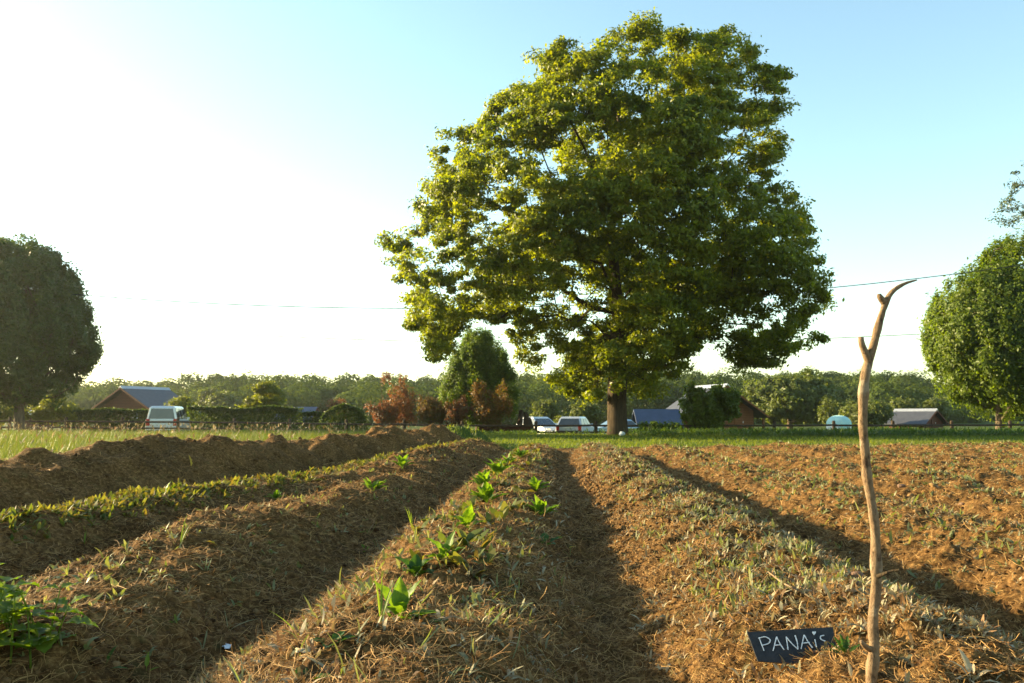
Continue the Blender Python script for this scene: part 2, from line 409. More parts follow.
def straw(n, smin, smax, y0, y1, seed, name, m, L=(.02, .085), W=(.0010, .0024), p=1.5):
    P = pts_field(n, smin, smax, y0, y1, p, lambda X, Y, s, r: fieldmask(X, Y) > .6, seed)
    k = 1+np.maximum(0, P[:, 1]-3)*.22
    P[:, 2] += .004*k
    az = np.where(rng.random(n) < .5, U(n, 0, 6.28), rng.normal(math.pi*.5, .6, n))
    V, Q = blades(P, az, rng.normal(.05, .16, n), U(n, *L)*(1+.1*k), U(n, *W)*k, rng.normal(.3, .7, n), 3, 'straw', U(n, -.8, .8), rng.normal(0, .9, n))
    return V, Q
STRAW = leafmat('straw', [(.075, .032, .009), (.25, .125, .038), (.47, .28, .095), (.14, .065, .018)], (1, .8, .5), .15, .7, .3, 3.0)
DRYL = leafmat('withered leaves', [(.09, .04, .016), (.26, .15, .07), (.17, .17, .09), (.42, .35, .22), (.20, .09, .033)], (1, .85, .5), .25, .6, .25, 5.0)
tag(npmesh('straw_mulch', *join([straw(90000, -2.5, .35, 1.1, 19, 11, '', None), straw(30000, -5.8, -2.2, 2.0, 25, 12, '', None), straw(60000, .3, 1.6, 1.2, 19, 13, '', None, (.015, .055)),
     straw(90000, 1.6, 14, 1.6, 22, 14, '', None, (.02, .09))]), STRAW), 'dry straw and dead grass lying over the ridges', 'straw', kind='stuff')

def rosettes(n, smin, smax, y0, y1, seed, nl, L, W, el, cond=None, p=1.4, segs=3, grow=.10, prof='leaf'):
    P = pts_field(n, smin, smax, y0, y1, p, cond or (lambda X, Y, s, r: fieldmask(X, Y) > .6), seed)
    P = np.repeat(P, nl, 0); N = len(P); k = 1+np.maximum(0, P[:, 1]-3)*grow
    P[:, :2] += rng.normal(0, .006, (N, 2))
    sc = np.repeat(U(n, .6, 1.35), nl)
    return blades(P, U(N, 0, 6.28), U(N, *el), U(N, *L)*sc*(1+.3*(k-1)), U(N, *W)*sc*k, rng.normal(.7, .7, N), segs, prof, U(N, -.5, .5), rng.normal(0, .5, N))
def ridge_patch(th):
    cs = np.array([c[0] for c in RIDGES[4:]])
    return lambda X, Y, s, r: (fieldmask(X, Y) > .6) & (r.random(len(X)) < np.exp(-(np.abs(s[:, None]-cs[None]).min(1)/.36)**2)+.12) & (vnoise(X*1.4, Y*1.4, 77) > th*r.random(len(X)))
# withered, silvery weeds on the parsnip ridge and the shallow beds
tag(npmesh('withered_weeds', *join([
    rosettes(5600, .28, 1.32, 2.1, 20, 21, 5, (.014, .040), (.004, .009), (.1, 1.3), ridge_patch(1.1), p=.85),
    rosettes(260, .28, 1.4, 1.3, 2.4, 24, 4, (.012, .030), (.0035, .007), (.1, 1.3)),
    rosettes(5200, 1.7, 13, 1.9, 22, 22, 5, (.012, .036), (.0035, .008), (.1, 1.2), ridge_patch(1.6), p=1.1),
    rosettes(1000, -.95, .1, 1.4, 19, 23, 3, (.02, .05), (.005, .011), (.1, 1.2))]), DRYL),
    'withered tan and silvery weeds hoed off on the ridges', 'weeds', kind='stuff')
SPR = leafmat('pale green weeds', [(.09, .12, .04), (.16, .18, .08), (.24, .23, .12), (.06, .09, .025)], (1.3, 1.3, .4), .4, .5, .3, 4.0)
tag(npmesh('green_weeds', *join([
    rosettes(1500, .45, 1.3, 2.7, 20, 32, 5, (.018, .045), (.005, .010), (.5, 1.5), ridge_patch(1.2), p=.9),
    rosettes(3200, 1.7, 13, 3.0, 22, 33, 5, (.02, .06), (.007, .014), (.1, 1.3), ridge_patch(1.6), p=1.0),
    rosettes(500, -2.2, -1.2, 2.2, 19, 34, 4, (.02, .05), (.006, .012), (.2, 1.3)),
    rosettes(420, -.9, -.1, 2.4, 19, 35, 4, (.02, .06), (.007, .014), (.2, 1.3)),
    rosettes(110, -1.25, .1, 1.5, 10, 36, 3, (.03, .09), (.003, .005), (.3, 1.3))]), SPR),
    'small green weeds sprouting along the ridges', 'weeds', kind='stuff')
SPR2 = leafmat('fresh weed leaves', [(.045, .065, .016), (.085, .11, .026), (.17, .165, .055), (.12, .085, .035), (.06, .085, .02)], (1.6, 1.5, .35), .42, .6, .3, 4.0, .1)
tag(npmesh('leafy_cover', *join([
    rosettes(2600, -3.5, -1.2, 2.5, 20, 31, 5, (.022, .062), (.008, .019), (.2, 1.3), lambda X, Y, s, r: (np.abs(s-np.interp(Y, *CEN[1])+.06) < .45*(1-.02*Y)*r.random(len(X))**.5) & (fieldmask(X, Y) > .6) & (vnoise(X*2.2, Y*2.2, 78) > .55*r.random(len(X))), p=.8),
    rosettes(90, -.75, -.2, 3.2, 19, 37, 7, (.05, .09), (.022, .036), (.3, 1.3), p=.8)]), SPR2), 'fresh small leaves covering the leafy ridge and the planted row', 'weeds', kind='stuff')
# crumbs and clods of soil
def clods(n, smin, smax, y0, y1, seed, size, p=1.5):
    P = pts_field(n, smin, smax, y0, y1, p, lambda X, Y, s, r: fieldmask(X, Y) > .6, seed); r = np.random.default_rng(seed)
    ico = np.array([(0, 0, 1), (.9, 0, .4), (.28, .85, .4), (-.72, .53, .4), (-.72, -.53, .4), (.28, -.85, .4), (.72, .53, -.4), (-.28, .85, -.4), (-.9, 0, -.4), (-.28, -.85, -.4), (.72, -.53, -.4), (0, 0, -1)])
    fa = np.array([(0, 1, 2), (0, 2, 3), (0, 3, 4), (0, 4, 5), (0, 5, 1), (1, 6, 2), (2, 7, 3), (3, 8, 4), (4, 9, 5), (5, 10, 1), (6, 7, 2), (7, 8, 3), (8, 9, 4), (9, 10, 5), (10, 6, 1), (11, 7, 6), (11, 8, 7), (11, 9, 8), (11, 10, 9), (11, 6, 10)])
    s = size*(.35+1.0*r.random(n)**3*1.6)*(1+np.maximum(0, P[:, 1]-3)*.12)
    V = P[:, None]+ico[None]*s[:, None, None]*(1+.35*r.normal(size=(n, 12, 1)))*np.array([1, 1, .7])*(.7+.6*r.random((n, 1, 3)))
    return V.reshape(-1, 3), (fa[None]+(np.arange(n)*12)[:, None, None]).reshape(-1, 3)
m, t, b = mat('soil crumbs', .95, .05); g = t.nodes.new('ShaderNodeNewGeometry')
t.links.new(ramp(t, g.outputs['Random Per Island'], [(0, (.04, .02, .008)), (.6, (.13, .072, .028)), (1, (.24, .145, .062))]), b.inputs['Base Color'])
cl = [clods(4000, -2.4, -.9, 1.6, 14, 46, .0085), clods(26000, .3, 1.5, 1.2, 12, 41, .0075), clods(12000, 1.6, 9, 1.8, 20, 42, .009), clods(3500, -.2, .4, 1.2, 12, 43, .006), clods(3000, -2.6, -.3, 1.3, 14, 44, .009), clods(2500, -5, -2.6, 2.5, 20, 45, .010)]
tag(npmesh('soil_crumbs', *join(cl), m, False), 'loose crumbs and clods of dry soil', 'soil', kind='stuff')

# meadow behind the beds: short turf strip, tall grass on the left, weeds along the fence
GRASS = leafmat('grass blades', [(.05, .09, .012), (.10, .14, .02), (.16, .17, .03), (.07, .11, .015)], (1.5, 1.5, .35), .5, .5, .4, .3)
TALL = leafmat('tall grass', [(.04, .080, .012), (.085, .125, .022), (.15, .145, .045), (.055, .095, .015)], (1.4, 1.4, .35), .42, .5, .35, .4)
def scat(n, x0, x1, y0, y1, cond=None, seed=0):
    r = np.random.default_rng(seed); out = []; tot = 0
    while tot < n:
        X = r.uniform(x0, x1, n*2); Y = r.uniform(y0, y1, n*2); k = (fieldmask(X, Y) < .5) & (np.abs(X) < Y*.68+2)
        if cond is not None: k &= cond(X, Y, r)
        X, Y = X[k], Y[k]; out.append(np.stack([X, Y, ground(X, Y)-.01], 1)); tot += len(X)
    return np.concatenate(out)[:n]
def grass(n, P, L, W, bend=(.3, 1.2)):
    return blades(P, U(n, 0, 6.28), U(n, .9, 1.55), U(n, *L), U(n, *W), U(n, *bend), 3, 'grass', 0, 0)
n1, n2 = 85000, 60000
P1 = scat(n1, -30, 32, 19, 46, lambda X, Y, r: (X > -9) | (Y > 36) | (r.random(len(X)) < .3), 51)
P2 = scat(n2, -34, -2, 9, 40, lambda X, Y, r: r.random(len(X)) < (.25+.75*vnoise(X*.5, Y*.5, 9))*np.clip((-X-2)/6, .08, 1), 52)
tag(npmesh('grass', *grass(n1, P1, (.06, .17), (.010, .022)), GRASS), 'short sunlit grass between the beds and the fence', 'grass', kind='stuff')
n3 = 900; P3 = P2[rng.integers(0, n2, n3)].copy(); hs = U(n3, .35, .62); P3h = P3.copy(); P3h[:, 2] += hs*.97; az3 = U(n3, 0, 6.28)
heads = [blades(P3, az3, 1.5, hs, .006, .1, 2, 'grass'), blades(P3h-[0, 0, .02], az3, U(n3, .9, 1.4), U(n3, .06, .13), U(n3, .018, .035), .5, 2, 'leaf'), blades(P3h-[0, 0, .04], az3+1.5, U(n3, .8, 1.4), U(n3, .06, .12), U(n3, .018, .03), .5, 2, 'leaf')]
tag(npmesh('seed_heads', *join(heads), DRYL), 'reddish-tan seed heads nodding over the tall grass', 'grass', kind='stuff')
tag(npmesh('tall_grass', *grass(n2, P2, (.12, .42), (.008, .018), (.2, .9)), TALL), 'tall seeding grass left of the beds', 'grass', kind='stuff')
WEED = leafmat('fence weeds', [(.035, .07, .012), (.07, .11, .02), (.10, .13, .03)], (1.4, 1.5, .35), .4, .5, .5, .5)
nw = 60000; PW = scat(nw, -33, 33, 36, 49, lambda X, Y, r: ((Y > 41) | (X > 3.5+(41-Y)*.4)) & (r.random(len(X)) < np.where(X > 6, 1, .45)*np.where((X > 1.2) & (X < 5.6), .15, 1)*(.3+.9*vnoise(X*.8, Y*.8, 19))), 53)
PW[:, 2] += U(nw, 0, .22)*np.where(PW[:, 0] > 3, 1.0, .6)*(.4+vnoise(PW[:, 0]*.7, PW[:, 1]*.7, 29))
tag(npmesh('weed_border', *blades(PW, U(nw, 0, 6.28), U(nw, -.2, 1.3), U(nw, .10, .26), U(nw, .03, .07), U(nw, 0, 1.2), 2, 'leaf'), WEED),
    'dense green weeds growing up along the fence', 'weeds', kind='stuff')

# ------------------------------------------------------------------ OAK
OAKL = leafmat('oak leaves', [(.040, .066, .006), (.10, .135, .009), (.165, .185, .014), (.065, .095, .008)], (2.3, 2.1, .22), .52, .45, .45, .35, .3)
YO = 40.0; ob = at(618, 436, YO); ob[2] = float(ground(ob[0], ob[1]))
oak_outline = [(640, 24), (655, 32), (690, 40), (722, 34), (742, 50), (752, 70), (789, 85), (787, 107), (754, 116), (770, 136), (776, 160), (768, 175),
    (792, 200), (800, 235), (822, 262), (831, 285), (822, 310), (829, 340), (812, 352), (795, 340), (786, 352), (770, 366), (752, 372), (735, 362), (728, 342), (708, 336), (698, 352),
    (684, 372), (666, 392), (642, 396), (612, 386), (590, 400), (566, 396), (548, 378), (556, 352), (552, 336), (544, 354), (536, 372), (516, 362), (506, 346), (486, 322), (470, 318), (452, 330), (446, 352),
    (436, 364), (424, 346), (404, 334), (402, 318), (415, 306), (390, 300), (384, 282), (397, 262), (378, 246), (392, 230), (424, 228), (414, 206), (424, 186), (440, 172), (424, 150),
    (444, 128), (468, 136), (482, 122), (494, 100), (518, 92), (512, 74), (530, 54), (560, 42), (590, 44), (604, 34), (624, 34)]
tree('oak_tree', 'tall broad oak with sunlit yellow-green crown standing behind the beds', 'tree', ob, oak_outline, YO, 7.6,
     2500, .46, 160, .122, OAKL, BARK, .44, .80, 0, .5, .58, .42, 6, None, True, trunk_wob=.35, rm=.55, inset=.12, kx=.08, kz=.10, outw=.7, low=.1, minz=4.6, limb=.72, flat=.62)

# ------------------------------------------------------------------ other trees and shrubs behind
def gl(px, Y, dz=0):
    p = at(px, 430, Y); p[2] = float(ground(p[0], p[1]))+dz; return p
HORN = leafmat('hornbeam leaves', [(.045, .080, .008), (.092, .135, .013), (.135, .165, .020)], (1.9, 1.85, .28), .48, .5, .4, .5, .3)
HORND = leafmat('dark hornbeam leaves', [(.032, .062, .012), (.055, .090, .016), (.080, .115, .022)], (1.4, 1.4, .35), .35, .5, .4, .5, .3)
left_o = [(0, 241), (20, 236), (42, 243), (62, 262), (77, 290), (88, 325), (91, 345), (83, 364), (68, 386), (46, 400), (20, 402), (-30, 402), (-70, 385), (-88, 340), (-82, 290), (-62, 258), (-30, 238)]
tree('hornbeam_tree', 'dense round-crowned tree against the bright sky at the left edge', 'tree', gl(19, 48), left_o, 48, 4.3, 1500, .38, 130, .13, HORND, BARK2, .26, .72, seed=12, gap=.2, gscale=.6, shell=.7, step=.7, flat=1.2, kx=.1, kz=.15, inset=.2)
right_o = [(984, 256), (998, 242), (1012, 240), (1045, 250), (1072, 272), (1090, 300), (1092, 340), (1080, 375), (1050, 404), (1018, 414), (985, 411), (962, 398), (940, 372), (934, 350), (930, 330), (937, 305), (946, 288), (942, 270), (958, 264), (968, 270), (976, 258)]
tree('hornbeam_tree', 'round leafy tree with short trunk behind the fence at the right edge', 'tree', gl(1000, 50), right_o, 50, 4.0, 1400, .38, 130, .13, HORN, BARK2, .24, .72, seed=13, gap=.42, gscale=.55, shell=.7, step=.7, flat=1.7, kx=.1, kz=.1, inset=.1, outw=1.0)
BIRL = leafmat('birch leaves', [(.05, .075, .04), (.07, .10, .05), (.09, .12, .055)], (1.2, 1.2, .6), .35, .4, .3, .8)
bo = [(1030, 150), (1045, 120), (1075, 95), (1110, 100), (1140, 150), (1150, 210), (1130, 270), (1095, 290), (1070, 250), (1045, 214), (1022, 222), (1008, 220), (996, 210), (1004, 196), (1016, 190), (1020, 165)]
tree('birch_tree', 'airy grey-green branches reaching in above the round tree at the right edge', 'tree', gl(1078, 58), bo, 58, 4.0, 330, .42, 60, .12, BIRL, BARK2, .2, .85, seed=14, gap=.5, step=.8, droop=1, kx=0, kz=.12, inset=.1)
CONL = leafmat('cypress foliage', [(.040, .080, .008), (.090, .135, .014), (.15, .18, .018)], (1.7, 1.75, .3), .45, .6, .4, 1.0)
tree('cypress_tree', 'dense cone-shaped evergreen standing under the left side of the oak', 'tree', gl(478, 52), [(476, 327), (490, 332), (504, 348), (514, 370), (519, 392), (517, 412), (500, 422), (460, 422), (442, 414), (440, 392), (447, 366), (456, 346), (466, 332)],
     52, 2.2, 620, .27, 150, .09, CONL, BARK2, .16, .75, seed=15, gap=.1, shell=.8, step=.5, trunk_wob=.05, flat=1.3, inset=.3, kx=.1, kz=.1, outw=1.0)
REDL = leafmat('copper leaves', [(.12, .055, .028), (.19, .095, .05), (.13, .11, .04), (.24, .14, .07)], (1.6, .9, .5), .40, .5, .4, 1.2)
MIXL = leafmat('part copper leaves', [(.08, .09, .02), (.12, .11, .025), (.16, .08, .035), (.09, .10, .02)], (1.5, 1.2, .4), .45, .5, .5, 1.5)
def shrub(name, label, cat, cx, top, wpx, Y, leafm, seed, n=90, cr=.28, per=110, ls=.08, gap=.3, bottom=430, depth=None, tr=.06, group=None, rough=.16, flat=.8):
    r = random.Random(seed); pts = []; b = gl(cx, Y); by = bottom; top -= 3; h = by-top
    for i in range(16):
        a = 2*math.pi*i/16; k = 1+r.uniform(-rough, rough)
        pts.append((cx+math.sin(a)*wpx/2*k, by-h*.52+(-math.cos(a))*h*.5*k))
    return tree(name, label, cat, b, pts, Y, depth or wpx/2*Y/F*.8, n, cr, per, ls, leafm, BARK2, tr, .5, seed=seed, gap=gap, shell=.5, step=.4, trunk_wob=.08, group=group, flat=flat, inset=.25, kx=.25, kz=.1)
shrub('copper_shrub', 'tallest reddish-brown shrub, with twiggy tips above the far wood', 'shrub', 380, 377, 34, 50, REDL, 21, 170, .17, 34, gap=.5, rough=.32, flat=1.7, bottom=428)
shrub('copper_shrub', 'reddish shrub just right of the tallest copper one', 'shrub', 405, 384, 28, 51, REDL, 22, 120, .17, 34, gap=.5, rough=.32, flat=1.7, bottom=428)
shrub('copper_shrub', 'low mixed green and copper shrub left of the cone-shaped evergreen', 'shrub', 431, 394, 34, 49.5, MIXL, 23, 150, .17, 36, gap=.4, rough=.32, flat=1.7, bottom=428)
shrub('copper_shrub', 'small copper shrub in front of the cone-shaped evergreen', 'shrub', 459, 402, 26, 48.5, REDL, 24, 100, .15, 34, gap=.4, rough=.32, flat=1.7, bottom=428)
shrub('copper_shrub', 'green shrub with copper tips in front of the evergreen, by the leaning boards', 'shrub', 491, 384, 38, 48, MIXL, 25, 210, .18, 40, gap=.3, rough=.32, flat=1.7, bottom=430)
shrub('copper_shrub', 'thin low reddish shrub between the clipped bush and the tallest copper shrub', 'shrub', 340, 400, 30, 60, REDL, 26, 40, .25, 60, gap=.5, bottom=424)
LIME = leafmat('lime leaves', [(.08, .11, .012), (.13, .15, .018), (.17, .17, .025)], (1.7, 1.6, .3), .5, .5, .3, 1.0)
tree('lime_tree', 'small bright yellow-green tree rising behind the dark hedge', 'tree', gl(263, 62), [(264, 379), (276, 384), (284, 396), (284, 408), (270, 414), (250, 414), (241, 408), (243, 400), (254, 394), (256, 384)], 62, 1.4, 80, .35, 130, .12, LIME, BARK2, .09, .6, seed=31, gap=.3, step=.4, trunk_wob=.05)
shrub('yellow_bush', 'yellow-green bush behind the silver van', 'shrub', 181, 397, 26, 66, LIME, 32, 50, .35, 90, .12, bottom=425)
shrub('yellow_bush', 'low bright bush glowing right of the left tree trunk', 'shrub', 52, 401, 54, 56, LIME, 33, 90, .35, 90, .11, bottom=425, depth=1.4)
shrub('yellow_bush', 'low sunlit bush at the left edge, left of the trunk', 'shrub', 2, 405, 30, 56, LIME, 34, 50, .3, 90, .11, bottom=425, depth=1.2)
shrub('yellow_bush', 'tiny orange-yellow bush behind the parked cars', 'shrub', 555, 412, 14, 66, LIME, 35, 30, .25, 70, .1, bottom=428)
DOG = leafmat('broad shrub leaves', [(.04, .075, .010), (.09, .13, .018), (.14, .17, .03)], (1.5, 1.6, .35), .45, .4, .4, 1.0)
shrub('leafy_bush', 'big rounded green bush in front of the timber cabin', 'shrub', 708, 389, 54, 47, DOG, 36, 200, .24, 100, .13, gap=.35, rough=.3, flat=1.1, bottom=434)
shrub('leafy_bush', 'low green bush beside the oak trunk, below the blue roof', 'shrub', 660, 424, 46, 46, DOG, 37, 60, .2, 80, .09, bottom=438, depth=.8)
WIL = leafmat('willow leaves', [(.07, .095, .02), (.10, .125, .028), (.13, .15, .035)], (1.4, 1.4, .4), .4, .5, .35, .3)
tree('willow_tree', 'broad pale willow standing right of the timber cabin', 'tree', gl(790, 95), [(775, 374), (800, 368), (822, 374), (834, 390), (838, 408), (828, 424), (760, 424), (748, 412), (744, 394), (754, 380)], 95, 4.5, 230, .75, 170, .26, WIL, BARK2, .3, .6, seed=38, gap=.1, step=.8, droop=1.5)
pale = [('round pale tree behind the hedge, left of the small yellow-green tree', 224, 395, 34, 120, 41), ('pale tree between the timber barn and the hedge', 212, 390, 24, 135, 42),
        ('low pale bush between the tent and the right-hand shed', 868, 406, 40, 80, 44), ('rounded pale bush left of the crooked stick', 850, 404, 26, 84, 45), ('light bush behind the grey-roofed shed', 905, 402, 30, 98, 46), ('small pale bush behind the grey-roofed shed, right end', 936, 402, 18, 98, 47),
        ('olive bush seen under the oak, left of its trunk', 585, 406, 30, 75, 48), ('olive bush behind the leaning boards', 545, 404, 26, 78, 49), ('pointed small tree by the tent', 829, 402, 12, 78, 50)]
PALE = leafmat('pale leaves', [(.07, .09, .02), (.10, .12, .028), (.13, .14, .035)], (1.4, 1.4, .4), .4, .5, .35, .4)
for lab, px, top, wd, Y, sd_ in pale:
    shrub('pale_bush', lab, 'bush', px, top, wd, Y, PALE, sd_, max(30, int(wd*3)), Y*.0065, 80, Y*.0026, gap=.1, bottom=428)

# clipped hedges and mounded bush
HEDG = leafmat('hedge leaves', [(.03, .055, .010), (.055, .085, .014), (.09, .11, .018)], (1.5, 1.5, .3), .4, .5, .35, 1.0)
def hedge(name, label, px0, px1, Y, top, thick, seed, mound=0):
    x0 = at(px0, 420, Y)[0]; x1 = at(px1, 420, Y)[0]; n = int((x1-x0)*2600*(.6+thick*.2)); r = np.random.default_rng(seed)
    zt = at(512, top, Y)[2]; g0 = float(ground((x0+x1)/2, Y)); c = (x0+x1)/2; g = empty(name, (c, Y, g0), 0, label, 'hedge')
    X = r.uniform(x0-c, x1-c, n); hh = (zt-g0)*(1+.06*fbm(X*1.2, X*0, 2, seed))
    if mound: hh = hh*np.sqrt(np.clip(1-(X/((x1-x0)/2))**2, .02, 1))**mound
    Yy = r.uniform(-thick/2, thick/2, n); u = r.random(n)
    Z = np.where(r.random(n) < .4, hh, hh*u); Yy = np.where(r.random(n) < .5, -thick/2, Yy)
    C = np.stack([X, Yy, Z], 1)+r.normal(0, .05, (n, 3)); V, Q = leaf_cards(C, np.full(n, .08), 1, .10, seed=seed); npmesh('foliage', V, Q, HEDG, False, g)
    mb = MB(); k = max(3, int((x1-x0)/1.2))
    for i in range(k):
        xx = (i+.5)/k*(x1-x0)-(x1-x0)/2; hx = (zt-g0)*(max(.02, 1-(xx/((x1-x0)/2))**2)**.5 if mound else 1)*.8
        MB().tube([(xx, 0, -.1), (xx+.1, .05, hx*.5), (xx+.15, 0, hx)], [.04, .03, .01], 6).build('stem', BARK2, g)
hedge('hedge', 'long dark clipped hedge with sunlit top between the van and the blue roof', 192, 300, 58, 409, 1.6, 61)
hedge('hedge', 'dark low hedge in front of the left timber barn', 66, 152, 57, 411, 1.4, 62)
hedge('mounded_bush', 'mounded clipped bush with bright top left of the copper shrubs', 322, 368, 55, 407, 1.8, 63, .7)
hedge('hedge', 'low hedge strip right of the blue roof', 285, 326, 62, 414, 1.2, 64)

# the far wood: one mass of crowns
WOODL = leafmat('far wood foliage', [(.038, .062, .016), (.065, .092, .022), (.095, .118, .028)], (1.5, 1.45, .4), .35, .8, .8, .045, 0)
def woodland():
    r = np.random.default_rng(71); top = [(-140, 390), (0, 390), (75, 386), (110, 381), (150, 383), (190, 379), (235, 376), (290, 375), (330, 378), (400, 376), (440, 380), (520, 373), (600, 371), (700, 371), (750, 373), (800, 371), (860, 372), (900, 372), (935, 382), (960, 396), (1000, 404), (1100, 404), (1180, 400)]
    tx = [a for a, b in top]; ty = [b for a, b in top]; out = []
    for row, Y in enumerate((150, 166, 184, 205)):
        px = -150+r.uniform(0, 20)
        while px < 1190:
            Yk = Y+r.uniform(-7, 7); y = np.interp(px, tx, ty)-3.5+r.uniform(-2, 3)+(3-row)*4.5; p = at(px, y, Yk); rr = r.uniform(3.0, 5.6); g0 = float(ground(p[0], p[1])); H = p[2]-g0
            rz_ = min(rr*r.uniform(.9, 1.25), H*.5); c = np.array([p[0], p[1], p[2]-rz_]); N = 3000
            d = r.normal(size=(N, 3)); d /= np.linalg.norm(d, axis=1)[:, None]; sd_ = int(r.integers(0, 999))
            lump = 1+.34*fbm(d[:, 0]*2.3+d[:, 2]*1.7+sd_, d[:, 1]*2.3-d[:, 2]*1.9, 3, sd_ % 50)
            q = lump*(1-.35*r.random(N)**2.2); P = c+d*q[:, None]*np.array([rr, rr, rz_])
            P[:, 2] = np.where(d[:, 2] < -.2, g0+(P[:, 2]-g0)*np.clip(r.random(N)*1.3, 0, 1), P[:, 2])
            n = d*1.5+r.normal(size=(N, 3))*.40; n /= np.linalg.norm(n, axis=1)[:, None]
            a = np.cross(n, r.normal(size=(N, 3))); a /= np.linalg.norm(a, axis=1)[:, None]; b = np.cross(n, a); s_ = r.uniform(.25, .55, N)[:, None]
            out.append(np.stack([P+a*s_*.6, P+b*s_*.5, P-a*s_*.6, P-b*s_*.5], 1).reshape(-1, 3)); px += rr*1.45*F/Y
    V = np.concatenate(out); tag(npmesh('woodland', V, np.arange(len(V)).reshape(-1, 4), WOODL), 'long far wood of rounded green trees along the horizon', 'woodland', kind='stuff')
woodland()

# ------------------------------------------------------------------ buildings
def boardmat(name, c1, c2):
    m, t, b = mat(name, .8, .15); tc = t.nodes.new('ShaderNodeTexCoord'); wv = t.nodes.new('ShaderNodeTexWave')
    wv.bands_direction = 'Z'; wv.inputs['Scale'].default_value = 2.2; wv.inputs['Distortion'].default_value = .4
    t.links.new(tc.outputs['Object'], wv.inputs[0]); n = noise(t, 5)
    c = mixc(t, n.outputs[0], c1, c2); c = mixc(t, ramp(t, wv.outputs[0], [(0, (1, 1, 1)), (.15, (0, 0, 0))]), c, tuple(x*.5 for x in c2))
    t.links.new(c, b.inputs['Base Color']); return m
TIMB = boardmat('red-brown timber boards', (.12, .042, .022), (.07, .026, .014)); TIMB2 = boardmat('orange timber boards', (.24, .10, .04), (.16, .065, .026))
SLATE = simple('slate roof', (.062, .064, .078), (.04, .042, .054), 3, .55, .4); BLUER = simple('blue metal roof', (.045, .065, .12), (.03, .045, .09), 2, .5, .4)
ZINC = simple('zinc ridge', (.55, .55, .55), (.42, .42, .43), 3, .35, .5, .6); GLASS = simple('dark glass', (.03, .04, .05), (.05, .06, .07), 2, .08, .8)
WHITE = simple('white paint', (.78, .78, .76), (.68, .68, .66), 4, .5, .4)
def house(name, label, cat, loc, rz, W, L, eave, ridge, wallm, roofm, over=.5, cap=True, posts=(), openings=(), group=None):
    g = empty(name, loc, rz, label, cat, group)
    wl = MB().prism([(-W/2, -.3), (W/2, -.3), (W/2, eave), (0, ridge-.1), (-W/2, eave)], -L/2, L/2, 'y').build('wall', wallm, g)
    sl = (ridge-eave)/(W/2); o2 = W/2+over; zb = eave-sl*over; th = .14
    rf = MB().prism([(-o2, zb), (0, ridge), (o2, zb), (o2, zb+th), (0, ridge+th), (-o2, zb+th)], -L/2-over, L/2+over, 'y').build('roof', roofm, g)
    if cap: MB().prism([(-.28, ridge+th-.28*sl+.01), (0, ridge+th+.01), (.28, ridge+th-.28*sl+.01), (0, ridge+th+.13)], -L/2-over-.03, L/2+over+.03, 'y').build('ridge_cap', ZINC, rf)
    MB().prism([(-o2-.02, zb-.05), (0, ridge-.05), (o2+.02, zb-.05), (o2+.02, zb+th-.02), (0, ridge+th-.02), (-o2-.02, zb+th-.02)], -L/2-over-.05, -L/2-over-.004, 'y').build('bargeboard', wallm, rf)
    for x, y in posts: MB().box((x, y, zb/2), (.16, .16, zb)).build('post', wallm, g)
    for kind, x, z, w_, h_ in openings:
        wd = MB().box((x, -L/2-.02, z), (w_, .07, h_)).build(kind, WHITE if kind == 'window' else wallm, g)
        if kind == 'window':
            for sx in (-1, 1): MB().box((x+sx*w_*.235, -L/2-.062, z), (w_*.42, .02, h_*.86)).build('pane', GLASS, wd)
        else: MB().box((x+w_*.36, -L/2-.075, z), (.04, .04, .14)).build('handle', ZINC, wd)
    return g
p = gl(126, 77); house('timber_barn', 'low red-brown timber barn with grey slate roof at the left, behind the van', 'barn', (p[0]+.3, p[1]+3, p[2]), R(-26), 8.0, 4.4, 2.0, 4.05, TIMB, SLATE, .55, openings=[('door', -1.2, 1.0, 1.0, 2.0), ('window', 1.2, 1.4, 1.1, .9)])
p = gl(722, 72); house('timber_cabin', 'timber cabin with gabled roof and porch half hidden by a round bush', 'cabin', (p[0]-.3, p[1]+2.5, p[2]), R(16), 6.0, 3.8, 2.0, 4.0, TIMB2, SLATE, .95,
    posts=((3.7, -2.3), (3.7, 0), (-3.7, -2.3), (3.7, 2.3)), openings=[('door', 1.6, 1.0, .95, 2.0), ('window', -1.2, 1.3, 1.1, .9)])
p = gl(922, 84); house('grey_roof_shed', 'small shed with grey roof and bright ridge near the round tree at right', 'shed', (p[0]-.1, p[1]+1, p[2]), R(40), 4.2, 3.4, .9, 2.05, TIMB, SLATE, .4, openings=[('door', 0, .9, .9, 1.8)])
p = gl(292, 72); house('blue_roof_shed', 'long low shed with blue roof between the hedge and the copper shrubs', 'shed', (p[0], p[1]+2, p[2]), R(88), 3.4, 2.6, 1.2, 2.2, TIMB, BLUER, .35, cap=False)
p = gl(658, 70); house('blue_roof_shed', 'low shed with blue roof just right of the oak trunk', 'shed', (p[0]+.2, p[1]+2, p[2]), R(90), 3.6, 3.0, .75, 1.95, TIMB, BLUER, .4, cap=False)
p = gl(39, 84); house('small_hut', 'tiny hut with pale flat roof beyond the bright bush at left', 'hut', (p[0], p[1], p[2]), R(80), 2.2, 1.4, 1.7, 2.0, TIMB, ZINC, .2, cap=False)
